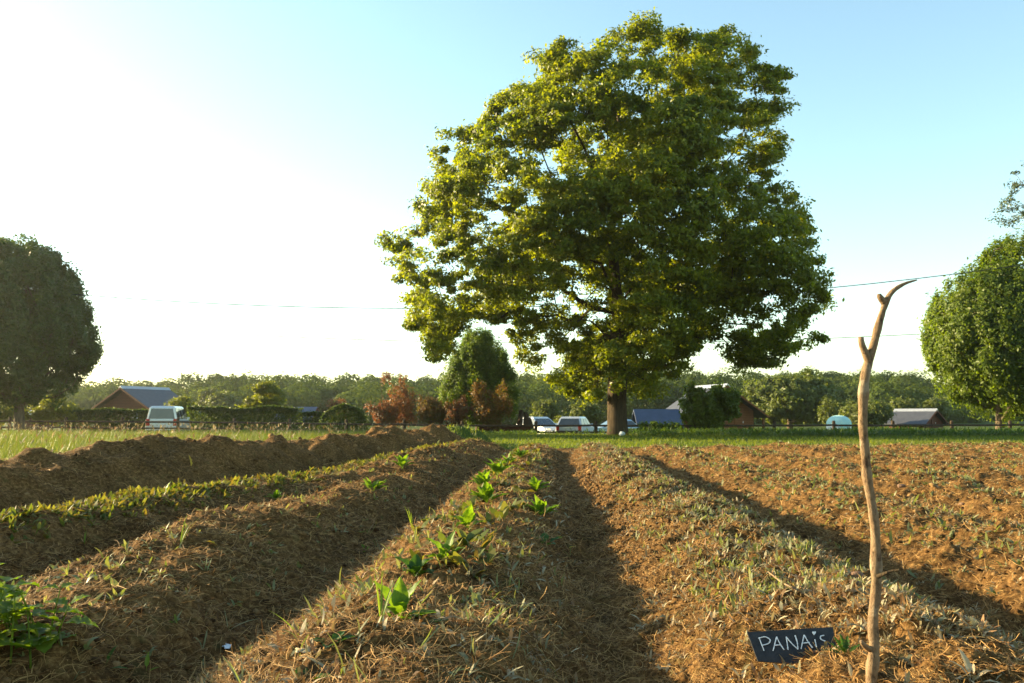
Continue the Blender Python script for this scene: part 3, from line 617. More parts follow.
# pale dome tent
TENT = simple('pale turquoise canvas', (.42, .66, .62), (.34, .56, .53), 3, .7, .2); TENTW = simple('white canvas', (.75, .76, .72), (.65, .66, .62), 3, .7)
p = gl(839, 72); g = empty('dome_tent', tuple(p), 0, 'pale turquoise dome tent behind the fence left of the stick', 'tent')
V = []; Q = []; nu, nv = 20, 9
for j in range(nv+1):
    a = j/nv*math.pi/2
    for i in range(nu): q = 2*math.pi*i/nu; V.append(((.9*math.cos(a)**.8)*math.cos(q), 1.6*math.cos(a)**.8*math.sin(q), .80+.80*math.sin(a)))
for j in range(nv):
    for i in range(nu): Q.append((j*nu+i, j*nu+(i+1) % nu, (j+1)*nu+(i+1) % nu, (j+1)*nu+i))
npmesh('canopy', V, Q, TENT, True, g)
mb = MB()
for i in range(nu):
    q = 2*math.pi*i/nu; q2 = 2*math.pi*(i+1)/nu
    mb.add([(.9*math.cos(q), 1.6*math.sin(q), -.1), (.9*math.cos(q2), 1.6*math.sin(q2), -.1), (.9*math.cos(q2), 1.6*math.sin(q2), .80), (.9*math.cos(q), 1.6*math.sin(q), .80)], [(0, 1, 2, 3)])
mb.build('tent_wall', TENTW, g); MB().box((-.2, -1.62, .4), (.7, .02, .9)).build('door_flap', TENT, g)
# white picnic table and orange crate by the right-hand shed
p = gl(890, 64); g = empty('picnic_table', tuple(p), R(4), 'white-topped table standing in front of the grey-roofed shed', 'table')
MB().box((0, 0, .84), (1.2, .7, .05)).build('table_top', WHITE, g, bevel=.01)
for sx in (-1, 1):
    for sy in (-1, 1): MB().box((sx*.5, sy*.28, .405), (.06, .06, .81)).build('leg', TIMB, g)
p = gl(902, 62); g = empty('wooden_crate', tuple(p), R(10), 'orange wooden crate beside the white-topped table', 'crate')
for i in range(4): MB().box((0, 0, .12+i*.17), (.8-.001*i, .5, .12)).build('slat', TIMB2, g)
for sx in (-1, 1):
    for sy in (-1, 1): MB().box((sx*.37, sy*.27, .36), (.05, .04, .75)).build('corner_post', TIMB2, g)

# ------------------------------------------------------------------ vehicles
def carpaint(name, c):
    m, t, b = mat(name, .3, .5); n = noise(t, 2); t.links.new(ramp(t, n.outputs[0], [(.3, c), (.7, tuple(x*.92 for x in c))]), b.inputs['Base Color']); b.inputs['Metallic'].default_value = .25
    b.inputs['Coat Weight'].default_value = .5; return m
SILV = carpaint('silver paint', (.55, .58, .62)); WHI = carpaint('white car paint', (.75, .76, .76)); BLU = carpaint('pale blue paint', (.42, .55, .66))
REDG = simple('red lamp glass', (.5, .03, .015), (.38, .02, .01), 3, .2, .5); RUB = simple('tyre rubber', (.02, .02, .02), None, 5, .8); BLK = simple('black plastic', (.03, .03, .03), None, 5, .5)
def vehicle(name, label, cat, loc, rz, paint, W, L, H, shape='estate', group=None):
    """forward is +y; the rear faces -y"""
    g = empty(name, loc, rz, label, cat, group); belt = .60*H
    if shape == 'van': pr = [(-L/2, .35), (-L/2-.02, belt), (L/2-.9, belt), (L/2-.15, belt*.82), (L/2, .6), (L/2, .3), (-L/2+.05, .28)]; roofp = [(-L/2+.02, -L/2+.10), (L/2-1.7, L/2-.95)]
    elif shape == 'hatch': pr = [(-L/2, .40), (-L/2-.04, .6), (-L/2+.05, belt), (L/2-1.05, belt), (L/2-.2, belt*.84), (L/2, .5), (L/2, .25), (-L/2+.05, .26)]; roofp = [(-L/2+.10, -L/2+.62), (L/2-1.95, L/2-1.1)]
    else: pr = [(-L/2, .40), (-L/2-.04, .6), (-L/2, belt), (L/2-1.1, belt), (L/2-.2, belt*.84), (L/2, .5), (L/2, .25), (-L/2+.05, .26)]; roofp = [(-L/2+.04, -L/2+.45), (L/2-2.0, L/2-1.15)]
    mb = MB(); n = len(pr)
    secs = [(-W/2+.10, .93), (-W/2, 1), (W/2, 1), (W/2-.10, .93)]
    vs = []
    for k, (x, s) in enumerate([(-W/2, .90), (-W/2+.07, 1), (W/2-.07, 1), (W/2, .90)]):
        for (y, z) in pr: vs.append((x, y*(.985 if s < 1 else 1), .27+(z-.27)*(s*.08+.92)))
    fs = [tuple(range(n)), tuple(range(4*n-1, 3*n-1, -1))]
    for k in range(3): fs += [(k*n+i, (k+1)*n+i, (k+1)*n+(i+1) % n, k*n+(i+1) % n) for i in range(n)]
    body = mb.add(vs, fs).build('body', paint, g, bevel=.04)
    (r0, r1), (f1, f0) = roofp; t_ = .16                     # cabin: tapers inward to the roof
    def ring(z, ya, yb, w_): return [(-w_/2, ya, z), (w_/2, ya, z), (w_/2, yb, z), (-w_/2, yb, z)]
    lo = ring(belt-.02, r0, f0, W-.10); mi = ring(H-.10, r1-.04, f1+.05, W-.40); hi = ring(H, r1+.10, f1-.10, W-.56)
    MB().add(lo+mi+hi, [(0, 1, 5, 4), (1, 2, 6, 5), (2, 3, 7, 6), (3, 0, 4, 7), (4, 5, 9, 8), (5, 6, 10, 9), (6, 7, 11, 10), (7, 4, 8, 11), (8, 9, 10, 11)]).build('cabin', paint, g, bevel=.03)
    def pane(a, b, c, d, ins, nm):
        A, B, C_, D = map(Vector, (a, b, c, d)); ctr = (A+B+C_+D)/4; nn = (B-A).cross(D-A).normalized()
        q = [v.lerp(ctr, ins)+nn*.012 for v in (A, B, C_, D)]; q2 = [v-nn*.02 for v in q]
        MB().add(q+q2, [(0, 1, 2, 3), (7, 6, 5, 4), (0, 4, 5, 1), (1, 5, 6, 2), (2, 6, 7, 3), (3, 7, 4, 0)]).build(nm, GLASS, g)
    pane(lo[0], lo[1], mi[1], mi[0], .14, 'rear_window'); pane(lo[2], lo[3], mi[3], mi[2], .12, 'windscreen')
    for s, (i, j) in ((1, (1, 2)), (-1, (3, 0))):
        a, b, c_, d = Vector(lo[i]), Vector(lo[j]), Vector(mi[j]), Vector(mi[i])
        for u0, u1 in ((.02, .34), (.36, .66), (.68, .99)): pane(a.lerp(b, u0), a.lerp(b, u1), d.lerp(c_, u1), d.lerp(c_, u0), .08, 'side_window')
        lx = (-1 if s < 0 else 1)
        MB().box((lx*(W/2-.14), -L/2-.03, belt-.18), (.22, .06, .26 if shape != 'van' else .42)).build('tail_light', REDG, g, bevel=.01)
        MB().box((lx*(W/2+.06), L/2-1.45, belt+.06), (.16, .10, .14)).build('wing_mirror', paint, g, bevel=.02)
        MB().box((lx*(W/2-.25), L/2-.03, .62), (.34, .08, .16)).build('headlight', ZINC, g, bevel=.02)
        for yy in (-L/2+.75, L/2-.85):
            ty = MB().tube([(lx*(W/2-.20), yy, .32), (lx*(W/2-.005), yy, .32)], .32, 20).build('wheel', RUB, g)
            MB().tube([(lx*(W/2-.03), yy, .32), (lx*(W/2+.012), yy, .32)], .20, 12).build('rim', ZINC, ty)
    MB().box((0, -L/2-.06, .46), (W-.1, .14, .2)).build('bumper', BLK, g, bevel=.03); MB().box((0, -L/2-.045, .80), (.52, .03, .11)).build('number_plate', WHITE, g)
    return g
G1 = 'vehicles parked behind the fence'
vehicle('parked_van', 'silver-white van with dark rear window parked in front of the left timber barn', 'van', tuple(gl(169, 54)), R(11), WHI, 1.85, 4.6, 2.02, 'van', G1)
vehicle('parked_car', 'silver estate car with red tail lights parked just left of the oak trunk', 'car', tuple(gl(576, 58, -.02)), R(-17), SILV, 1.78, 4.3, 1.48, 'estate', G1)
vehicle('parked_car', 'pale car half hidden behind the leaning boards, left of the silver estate', 'car', tuple(gl(540, 60, .0)), R(-150), WHI, 1.75, 4.2, 1.46, 'hatch', G1)
vehicle('parked_car', 'pale blue car showing only its nose at the left edge of the oak trunk', 'car', tuple(gl(611, 62, -.1)), R(100), BLU, 1.72, 4.0, 1.38, 'hatch', G1)

# ------------------------------------------------------------------ fence, bin, boards, posts, stone
WOODF = barkmat('weathered fence wood', (.085, .060, .042), (.04, .028, .02), 12)
def rail_z(px): return np.interp(px, [-300, 0, 150, 320, 480, 650, 1300], [421.5, 421, 421.5, 423.5, 425.5, 425.5, 424.5])
fpx = [-100, -46, 10, 66, 122, 178, 234, 290, 346, 404, 462, 536, 596, 654, 714, 774, 834, 893, 952, 1010, 1070, 1130]
def fY(px): return np.interp(px, [-100, 300, 600, 1130], [51, 48, 46.5, 46.5])
g = empty('wooden_fence', tuple(gl(512, 46.5)), 0, 'brown post and rail fence running across behind the beds', 'fence'); gv0 = np.array(g.location)
tops = []
for k, px in enumerate(fpx):
    p = at(px, rail_z(px), fY(px)); z0 = float(ground(p[0], p[1])); hgt = p[2]+.24-z0; tops.append(p)
    q = p-gv0; wx = random.uniform(-.02, .02)
    MB().tube([(q[0], q[1], z0-gv0[2]-.2), (q[0]+wx, q[1], p[2]+.18-gv0[2]), (q[0]+wx, q[1], p[2]+.25-gv0[2])], [.095, .09, .06], 8, .04).build('post', WOODF, g)
for k in range(len(tops)-1):
    for dz in (0, -.36):
        a = tops[k]-gv0; b_ = tops[k+1]-gv0
        MB().tube([(a[0]-.08, a[1]-.11, a[2]+dz+random.uniform(-.02, .02)), ((a[0]+b_[0])/2, (a[1]+b_[1])/2-.12, (a[2]+b_[2])/2+dz-.02), (b_[0]+.08, b_[1]-.115, b_[2]+dz+random.uniform(-.02, .02))], [.055, .054, .052], 6, .05).build('rail', WOODF, g)
p = gl(676, 49); g = empty('rubbish_bin', tuple(p), 0, 'grey-green bin behind the fence, left of the round bush', 'bin'); BIN = simple('grey-green plastic', (.12, .20, .17), None, 4, .5)
MB().tube([(0, 0, 0), (0, 0, .62)], [.19, .24], 14).build('bin_body', BIN, g); MB().tube([(0, 0, .62), (0, 0, .68), (0, 0, .71)], [.26, .26, .16], 14).build('lid', BIN, g)
p = gl(527, 50.5); g = empty('leaning_boards', tuple(p), 0, 'stack of brown boards leaning together behind the fence', 'boards')
for i, (x, ln, tl, h) in enumerate([(-.45, .06, .12, 1.45), (-.15, .30, .05, 1.35), (.15, .42, -.12, 1.25), (.45, .55, -.25, 1.05), (-.62, 0, .22, 1.5)]):
    MB().tube([(x, i*.05, -.02), (x+tl*1.3, i*.05+.2, h)], [.11, .11], 4).build('board', WOODF, g)
p = gl(505, 50); g = empty('brown_trough', tuple(p), 0, 'long low brown wooden bin at the foot of the leaning boards', 'trough')
MB().box((0, 0, .28), (3.0, .7, .56)).build('side_boards', TIMB, g); MB().box((0, 0, .585), (3.1, .8, .05)).build('rim', WOODF, g)
for i, (px, wd, h) in enumerate([(454, .45, .66), (466, .9, .42)]):
    p = gl(px, 52); g = empty('white_tub', tuple(p), R(5*i), ['tall white tub under the cone-shaped evergreen', 'wider low white tub right of the tall one under the evergreen'][i], 'tub')
    MB().box((0, 0, h/2), (wd, .4, h), .93).build('tub_body', WHITE, g, bevel=.02); MB().box((0, 0, h+.02), (wd+.03, .45, .05)).build('lid', WHITE, g)
# pale stone at the foot of the oak
def rock(name, label, P, s, m, seed, cat='stone', grp=None):
    r = np.random.default_rng(seed); import bmesh
    me = bpy.data.meshes.new(name); b = bmesh.new(); bmesh.ops.create_icosphere(b, subdivisions=3, radius=1)
    ph = r.uniform(0, 6, 6)
    for v in b.verts:
        c = v.co; k = 1+.16*math.sin(2.3*c.x+ph[0])*math.cos(2.1*c.y+ph[1])+.10*math.sin(5*c.z+ph[2]+3*c.x)+.05*math.sin(9*c.y+ph[3]); v.co = Vector((c.x*s[0]*k, c.y*s[1]*k, c.z*s[2]*k))
    for f in b.faces: f.smooth = True
    b.to_mesh(me); b.free(); me.materials.append(m); o = bpy.data.objects.new(name, me); COL.objects.link(o); o.location = P; return tag(o, label, cat, grp)
p = gl(622, 38.6); rock('pale_stone', 'pale stone lying at the foot of the oak trunk', (p[0], p[1], p[2]+.08), (.13, .11, .12), WHITE, 3)
# overhead cables strung beyond the oak
CAB = simple('black cable', (.02, .02, .02), None, 3, .5)
def cable(label, pts, r_):
    P = [at(px, py, Y) for px, py, Y in pts]; X = np.array([p[0] for p in P]); co_ = np.polyfit(X, [p[2] for p in P], 2); cy = np.polyfit(X, [p[1] for p in P], 1)
    xs = np.linspace(-75, 75, 60); tag(MB().tube([(x, np.polyval(cy, x), np.polyval(co_, x)) for x in xs], r_, 5).build('overhead_cable', CAB), label, 'cable')
cable('upper black overhead cable passing behind the oak and in front of the right-hand tree', [(100, 297, 47.5), (250, 304, 47), (400, 309, 46.5), (830, 288, 45.2), (938, 276, 45)], .024)
cable('lower faint overhead cable passing behind the oak', [(250, 335, 56), (400, 341, 56), (830, 338, 56), (925, 334, 56)], .022)

# ------------------------------------------------------------------ foreground: crooked stick with slate
m, t, b = mat('stick bark', .75, .25)
tc = t.nodes.new('ShaderNodeTexCoord'); mp = t.nodes.new('ShaderNodeMapping'); mp.inputs['Scale'].default_value = (1, 1, .55); t.links.new(tc.outputs['Object'], mp.inputs[0])
n1_ = noise(t, 60, 7, .75, mp.outputs[0]); n2_ = noise(t, 13, 5)
c = ramp(t, n1_.outputs[0], [(.34, (.045, .022, .010)), (.47, (.18, .11, .055)), (.58, (.24, .16, .09)), (.66, (.09, .05, .025))])
c = mixc(t, ramp(t, n2_.outputs[0], [(.54, (0, 0, 0)), (.62, (.6, .6, .6))]), c, (.34, .27, .18)); t.links.new(c, b.inputs['Base Color'])
bn = t.nodes.new('ShaderNodeBump'); bn.inputs['Strength'].default_value = 1; bn.inputs['Distance'].default_value = .007; t.links.new(n1_.outputs[0], bn.inputs['Height']); t.links.new(bn.outputs[0], b.inputs['Normal']); STICK = m
YS = 1.85; sb = at(872, 690, YS); sb[2] = float(ground(sb[0], sb[1])); g = empty('crooked_stick', tuple(sb), 0, 'crooked bare stick with forked top standing in the ridge beside the slate sign', 'stick')
def spts(l): return [tuple(at(a, b_, YS+dy)-sb) for a, b_, dy in l]
main = [(871, 735, 0), (871, 683, 0), (874, 650, 0), (873, 620, .004), (876, 590, .006), (876, 560, .01), (875, 530, .012), (871, 500, .014), (867, 475, .014), (865, 450, .014), (863, 425, .012), (863, 400, .01), (865, 378, .008), (869, 360, .006), (875, 340, .004), (880, 320, .002), (886, 302, 0), (893, 291, 0), (904, 284, 0), (917, 280, 0)]
rs = [7, 7, 7, 6.8, 6.8, 7.2, 6.6, 6.3, 6.2, 6.1, 6.2, 6.4, 6.8, 6.0, 5.2, 4.8, 4.4, 3.4, 2.2, 1.0]
def densify(P, rr, k=4):
    P = np.array(P); n = len(P); tt = np.linspace(0, n-1, (n-1)*k+1); o = []
    for t_ in tt:
        i = min(int(t_), n-2); u = t_-i; p0, p1, p2, p3 = P[max(i-1, 0)], P[i], P[i+1], P[min(i+2, n-1)]
        o.append(tuple(.5*((2*p1)+(-p0+p2)*u+(2*p0-5*p1+4*p2-p3)*u*u+(-p0+3*p1-3*p2+p3)*u**3)))
    return o, [float(v) for v in np.interp(tt, np.arange(n), rr)]
k_ = YS/F/cp
P_, r_ = densify(spts(main), [a*.70*k_ for a in rs]); r_ = [a*(1+.05*math.sin(i*1.3)+.04*random.uniform(-1, 1)+(.20 if i % 13 == 6 else .09 if i % 13 in (5, 7) else 0)) for i, a in enumerate(r_)]
MB().tube(P_, r_, 14, .05).build('stem', STICK, g, True)
def twig(name, l, rr, m_=STICK): P, r2 = densify(spts(l), [a*k_ for a in rr]); return MB().tube(P, r2, 8, .04).build(name, m_, g, True)
twig('forked_twig', [(869, 362, .004), (865, 352, 0), (862, 345, -.003), (861, 337, -.005)], [4.0, 3.6, 3.2, 2.6])
twig('side_twig', [(876, 577, .006), (884, 574, -.02), (892, 571, -.03), (900, 570, -.04)], [2.6, 1.7, 1.2, .6], BARK)
twig('knot', [(871, 650, 0), (864, 645, -.012), (861, 641, -.016)], [3, 2.6, 1.6]); twig('knot', [(884, 302, 0), (880, 297, -.004), (879, 294, -.004)], [3.8, 3, 1.8])

SLT = simple('black slate', (.012, .013, .016), (.030, .031, .034), 45, .6, .3, bump=.3); CHK = simple('white chalk', (.80, .80, .80), (.62, .62, .62), 60, .9, .05)
YG = 1.98; sn_ = np.array([-.10, -.86, .50]); s0_ = at(800, 660, hit(800, 660)[1]-.004)
def onpl(px, py): d = ray(px, py); o_ = np.array([0, 0, CAMH]); return o_+d*(((s0_-o_)@sn_)/(d@sn_))
A, B, C_, D = onpl(758, 661), onpl(840, 668), onpl(833, 627), onpl(747, 632)
ctr = (A+B+C_+D)/4; g = empty('slate_sign', (ctr[0], ctr[1], float(ground(ctr[0], ctr[1]))), 0, 'small black slate sign chalked PANAIS at the foot of the crooked stick', 'sign'); gz = np.array(g.location)
ux = Vector(B-A).normalized(); nrm = ux.cross(Vector(D-A)).normalized()     # faces the camera
if nrm.y > 0: nrm = -nrm
q = [Vector(v-gz) for v in (A, B, C_, D)]
ed = []                                                                       # slightly chipped edge
for i in range(4):
    a, b_ = q[i], q[(i+1) % 4]
    for j in range(7):
        t_ = j/7; pt = a.lerp(b_, t_); ed.append(pt+(0 if j == 0 else 1)*Vector((random.gauss(0, .0004), 0, random.gauss(0, .0005))))
bk = [v-nrm*.006 for v in ed]; n = len(ed)
MB().add(ed+bk, [tuple(range(n)), tuple(range(2*n-1, n-1, -1))]+[(i, i+n, (i+1) % n+n, (i+1) % n) for i in range(n)]).build('slate', SLT, g)
def onsl(px, py):                           # a point of the slate's face from the letter grid
    d = Vector(ray(px, py)); o_ = Vector((0, 0, CAMH)); p0 = Vector(A); t_ = (p0-o_).dot(nrm)/d.dot(nrm); return tuple(o_+d*t_+nrm*.0015-Vector(gz))
letters = [[(759, 638), (764, 651)], [(758, 638.5), (765, 637), (770, 640), (768.5, 643.5), (762, 645.5)], [(773, 651), (775, 643), (776.5, 637)], [(776.5, 637), (780, 644), (784, 650)], [(774, 645.5), (780, 645)],
    [(788, 650), (787, 643), (786, 637)], [(786, 637), (792, 644), (798, 649.5)], [(798, 649.5), (797, 642), (795, 635.5)], [(801, 649), (802.5, 642), (804, 635)], [(804, 635), (808, 642), (812.5, 648)], [(802, 643.5), (809.5, 642.5)],
    [(816.5, 647.5), (815.5, 643), (814.8, 639.5)], [(824, 635.5), (820.5, 636.5), (821, 639.5), (826, 642), (826.5, 645)]]
mb = MB()
for L_ in letters:
    pp, rr = densify([onsl(a, b_) for a, b_ in L_], [.0014]*len(L_), 5)
    mb.tube(pp, [r*random.uniform(.75, 1.2) for r in rr], 6)
hrt = [(814.0, 635.3), (812.3, 633.3), (812.0, 632.2), (812.9, 631.5), (813.9, 632.3), (814.7, 631.4), (815.8, 632.0), (815.7, 633.2)]
hp = [onsl(a, b_) for a, b_ in hrt]; hb = [tuple(Vector(v)-nrm*.001) for v in hp]; hn = len(hp)
mb.add([tuple(Vector(v)+nrm*.001) for v in hp]+hb, [tuple(range(hn)), tuple(range(2*hn-1, hn-1, -1))]+[(i, i+hn, (i+1) % hn+hn, (i+1) % hn) for i in range(hn)])
mb.build('chalk_lettering', CHK, g)

# ------------------------------------------------------------------ foreground plants
def leaf(L, W, el, az, bend, fold=.35, ruf=.12, stalk=.3, seed=0, base=(0, 0, 0), tw=0, tooth=0, nu=9, nv=3, heart=.0):
    """one broad leaf on its stalk: midrib curve, folded blade, wavy edge"""
    r = random.Random(seed); V = []; Q = []; p = Vector(base); e = el; a = az; ph = r.uniform(0, 6)
    mid = []; N = nu+4
    for i in range(N+1):
        mid.append((p.copy(), e, a)); st = L/N; p = p+Vector((math.cos(e)*math.cos(a), math.cos(e)*math.sin(a), math.sin(e)))*st; e -= bend/N*(1.5*i/N+.25); a += tw/N
    for i, (c, e_, a_) in enumerate(mid):
        t = i/N; u = (t-stalk)/(1-stalk)
        w_ = W/2*max(.05, math.sin(math.pi*min(1, max(0, u))**(.62+heart))**.9) if u > 0 else W*.035
        if u >= .999: w_ = W*.01
        side = Vector((-math.sin(a_), math.cos(a_), 0)); up = Vector((-math.sin(e_)*math.cos(a_), -math.sin(e_)*math.sin(a_), math.cos(e_)))
        for j in range(-nv, nv+1):
            v = j/nv; k = w_*abs(v)*(1+(tooth*((i % 2)*2-1)*abs(v) if 0 < u < 1 else 0))
            off = side*(math.copysign(k, v) if v else 0)*math.cos(fold)+up*(k*math.sin(fold)+w_*ruf*math.sin(ph+i*1.7+j*1.1)*abs(v))
            V.append(tuple(c+off))
    m_ = 2*nv+1
    for i in range(N):
        for j in range(m_-1): Q.append((i*m_+j, i*m_+j+1, (i+1)*m_+j+1, (i+1)*m_+j))
    return V, Q
def veined(name, c1, c2, trans, tf=.45, sc=30):
    m = bpy.data.materials.new(name); m.use_nodes = True; t = m.node_tree; b = t.nodes['Principled BSDF']; out = t.nodes['Material Output']
    n = noise(t, sc, 5); c = ramp(t, n.outputs[0], [(.35, c1), (.65, c2)]); t.links.new(c, b.inputs['Base Color']); b.inputs['Roughness'].default_value = .45; b.inputs['Specular IOR Level'].default_value = .15
    bn = t.nodes.new('ShaderNodeBump'); bn.inputs['Strength'].default_value = .5; bn.inputs['Distance'].default_value = .004; t.links.new(n.outputs[0], bn.inputs['Height']); t.links.new(bn.outputs[0], b.inputs['Normal'])
    tr = t.nodes.new('ShaderNodeBsdfTranslucent'); t.links.new(mixc(t, 1.0, c, trans, 'MULTIPLY'), tr.inputs[0]); ms = t.nodes.new('ShaderNodeMixShader'); ms.inputs[0].default_value = tf
    t.links.new(b.outputs[0], ms.inputs[1]); t.links.new(tr.outputs[0], ms.inputs[2]); t.links.new(ms.outputs[0], out.inputs[0]); return m
CHARD = veined('fresh green leaf', (.06, .12, .014), (.12, .19, .028), (1.9, 1.8, .3), .5); NETT = veined('potato leaf', (.075, .13, .012), (.14, .19, .022), (1.8, 1.8, .35), .5, 40)
YEL = veined('yellow leaf', (.42, .34, .04), (.50, .30, .05), (1.2, 1, .3), .45); GREYL = veined('dry silvery leaf', (.40, .31, .18), (.50, .42, .28), (1, .9, .6), .2); DGRN = veined('dark weed leaf', (.03, .07, .012), (.05, .10, .018), (1.5, 1.6, .3), .35)
LG = veined('grass leaf', (.13, .20, .03), (.18, .24, .05), (1.6, 1.5, .35), .5)
def plant(name, label, cat, px, py, leaves, m_, group=None, stem=None):
    if group and py > 550:
        for l in leaves: l['L'] *= 1.05; l['W'] *= 1.15
        r9 = random.Random(px); leaves = leaves+[S(r9.uniform(.05, .09), .038, r9.uniform(20, 75), r9.uniform(0, 360), r9.uniform(20, 70)) for k in range(7)]
    P = hit(px, py); g = empty(name, (P[0], P[1], P[2]-.004), 0, label, cat, group)
    for i, l in enumerate(leaves):
        V, Q = leaf(seed=i*7+int(px), **l); npmesh('leaf', V, Q, m_, True, g)
    if stem: MB().tube(stem, .0022, 6).build('stem', m_, g, True)
    return g
S = lambda L, W, el, az, bend, **k: dict(L=L, W=W, el=R(el), az=R(az), bend=R(bend), **k)
pl_G = 'young green plants along the planted ridge'
plant('leafy_plant', 'largest broad-leaved seedling on the planted ridge, with upright pale leaves', 'plant', 400, 622, [S(.135, .052, 62, 165, 30), S(.125, .050, 70, 20, 25), S(.10, .05, 55, 250, 60), S(.105, .045, 25, 0, 30), S(.12, .045, 78, 100, 20), S(.07, .03, 40, 200, 60), S(.075, .035, 35, 300, 50)], CHARD, pl_G)
plant('leafy_plant', 'darker seedling just behind the largest one, its leaves spread wide', 'plant', 415, 577, [S(.11, .05, 60, 175, 60), S(.10, .05, 62, 15, 60), S(.09, .045, 70, 90, 30), S(.08, .04, 45, 240, 60), S(.09, .045, 35, 330, 50)], DGRN, pl_G)
plant('leafy_plant', 'seedling with two upright leaf tips in front of a red scrap', 'plant', 446, 560, [S(.12, .05, 60, 170, 50), S(.12, .045, 75, 40, 20), S(.09, .045, 50, 0, 50), S(.08, .04, 40, 260, 50), S(.09, .04, 50, 110, 40)], CHARD, pl_G)
rest = [(468, 528, .09, 'small bright seedling leaning over the ridge edge at mid distance'), (487, 503, .12, 'bushy bright seedling where the shadow edge meets the planted ridge'), (483, 488, .11, 'bright seedling second in the far part of the planted row'), (497, 476, .13, 'seedling cluster near the far end of the planted row'), (507, 466, .12, 'small seedling cluster last but one on the planted row'), (521, 458, .12, 'farthest seedling cluster on the planted row'),
        (536, 492, .10, 'green weed in the shaded furrow right of the planted row'), (541, 516, .10, 'green weed with two leaves on the dark furrow side'), (402, 469, .13, 'weed clump on the crest of the second ridge from the left'), (372, 492, .10, 'small weed on the third ridge, above the dark furrow'), (276, 500, .07, 'tiny bright rosette on the sunlit edge of the leafy ridge')]
for i, (px, py, sz, lab) in enumerate(rest):
    r_ = random.Random(i+90); plant('leafy_plant', lab, 'plant', px, py, [S(1.35*sz*r_.uniform(.8, 1.2), sz*.58, r_.uniform(30, 80), r_.uniform(0, 360), r_.uniform(10, 70)) for k in range(12)], CHARD, None if i > 5 else pl_G)
plant('seedling', 'round-leaved seedling in the dark furrow left of the planted ridge', 'plant', 365, 552, [S(.055, .035, 70, 160, 30, stalk=.5), S(.045, .03, 60, 20, 40, stalk=.5), S(.03, .02, 30, 250, 30)], CHARD)
plant('bushy_weed', 'dark weed with a yellow tip in the central furrow', 'plant', 545, 545, [S(.12, .06, 40, 175, 40), S(.11, .055, 30, 230, 40), S(.12, .05, 28, 20, 20), S(.10, .05, 50, 90, 40), S(.09, .045, 20, 310, 30)], DGRN)
plant('fallen_leaf', 'yellow leaf tip catching the sun beside the dark furrow weed', 'leaf', 568, 548, [S(.05, .022, 20, 20, 30, stalk=.15)], YEL)
plant('upright_leaf', 'bright translucent leaf standing up on the leafy ridge', 'leaf', 165, 496, [S(.11, .045, 80, 30, 30), S(.11, .04, 55, 10, 20), S(.06, .03, 60, 200, 30)], CHARD)
plant('upright_leaf', 'single yellow-green leaf on the tall rough ridge at left', 'leaf', 191, 467, [S(.14, .06, 82, 180, 15, stalk=.1)], YEL)
plant('fallen_leaf', 'yellow leaf lying on the straw of the third ridge', 'leaf', 218, 545, [S(.06, .032, 35, 200, 40, stalk=.1)], YEL)
plant('fallen_leaf', 'yellow-green leaf lying on the near straw slope', 'leaf', 335, 668, [S(.04, .02, 20, 30, 30, stalk=.1)], YEL)
plant('low_weed', 'low dull green plant on the near slope of the planted ridge', 'plant', 330, 645, [S(.07, .032, 25, 20, 30), S(.06, .03, 20, 160, 30), S(.05, .03, 20, 270, 30), S(.06, .03, 35, 60, 30)], DGRN)
plant('low_weed', 'blue-green leaf pair at the bottom edge, below the dull green plant', 'plant', 305, 680, [S(.07, .032, 20, 350, 30), S(.06, .03, 25, 120, 30)], DGRN)
plant('low_weed', 'dark leaf lying right of the largest seedling', 'plant', 420, 625, [S(.085, .03, 14, 15, 20)], DGRN)
# dry silvery sprouts in front at the right
plant('dry_sprout', 'pale curling dry plant at the bottom right corner', 'plant', 972, 684, [S(.085, .016, 75, 95, 60), S(.075, .014, 50, 10, 100), S(.075, .014, 60, 60, 110), S(.06, .013, 35, 180, 90), S(.07, .014, 70, 150, 80), S(.07, .014, 30, 330, 80), S(.05, .012, 60, 270, 60), S(.06, .012, 45, 210, 70)], GREYL)
plant('dry_sprout', 'pale two-leaved sprout just right of the stick', 'plant', 890, 626, [S(.05, .014, 70, 140, 40), S(.05, .014, 60, 30, 50), S(.03, .01, 40, 270, 40)], GREYL)
plant('dry_sprout', 'tall silvery sprout on the ridge behind the sign, by the furrow shadow', 'plant', 826, 598, [S(.05, .013, 80, 90, 30), S(.05, .012, 40, 10, 60), S(.04, .012, 50, 170, 60), S(.045, .012, 65, 320, 30)], GREYL)
plant('dry_sprout', 'upright pale sprout at the bottom edge left of the stick', 'plant', 852, 682, [S(.05, .010, 80, 100, 30), S(.035, .01, 50, 200, 60)], GREYL)
plant('dry_sprout', 'curling pale sprouts at the bottom edge below the sign', 'plant', 742, 684, [S(.06, .012, 70, 140, 90), S(.055, .012, 65, 60, 90), S(.05, .012, 50, 200, 100), S(.04, .01, 40, 0, 60)], GREYL)
plant('feathery_weed', 'small dark green weed growing over the right end of the slate sign', 'plant', 846, 655, [S(.055, .014, a, b_, 20, tooth=.4) for a, b_ in ((40, 150), (55, 120), (30, 190), (60, 60), (20, 165), (35, 20), (70, 100), (45, 230))], DGRN)
plant('pale_weed', 'pale three-leaved weed at the bottom left, in shadow', 'plant', 104, 668, [S(.07, .016, 65, 60, 30), S(.07, .014, 10, 0, 30), S(.06, .014, 45, 170, 40)], DGRN)
plant('pale_weed', 'slim weed with a yellow tip right of the three-leaved one', 'plant', 146, 672, [S(.06, .014, 75, 100, 20), S(.06, .013, 20, 170, 30), S(.04, .013, 30, 20, 30)], LG)
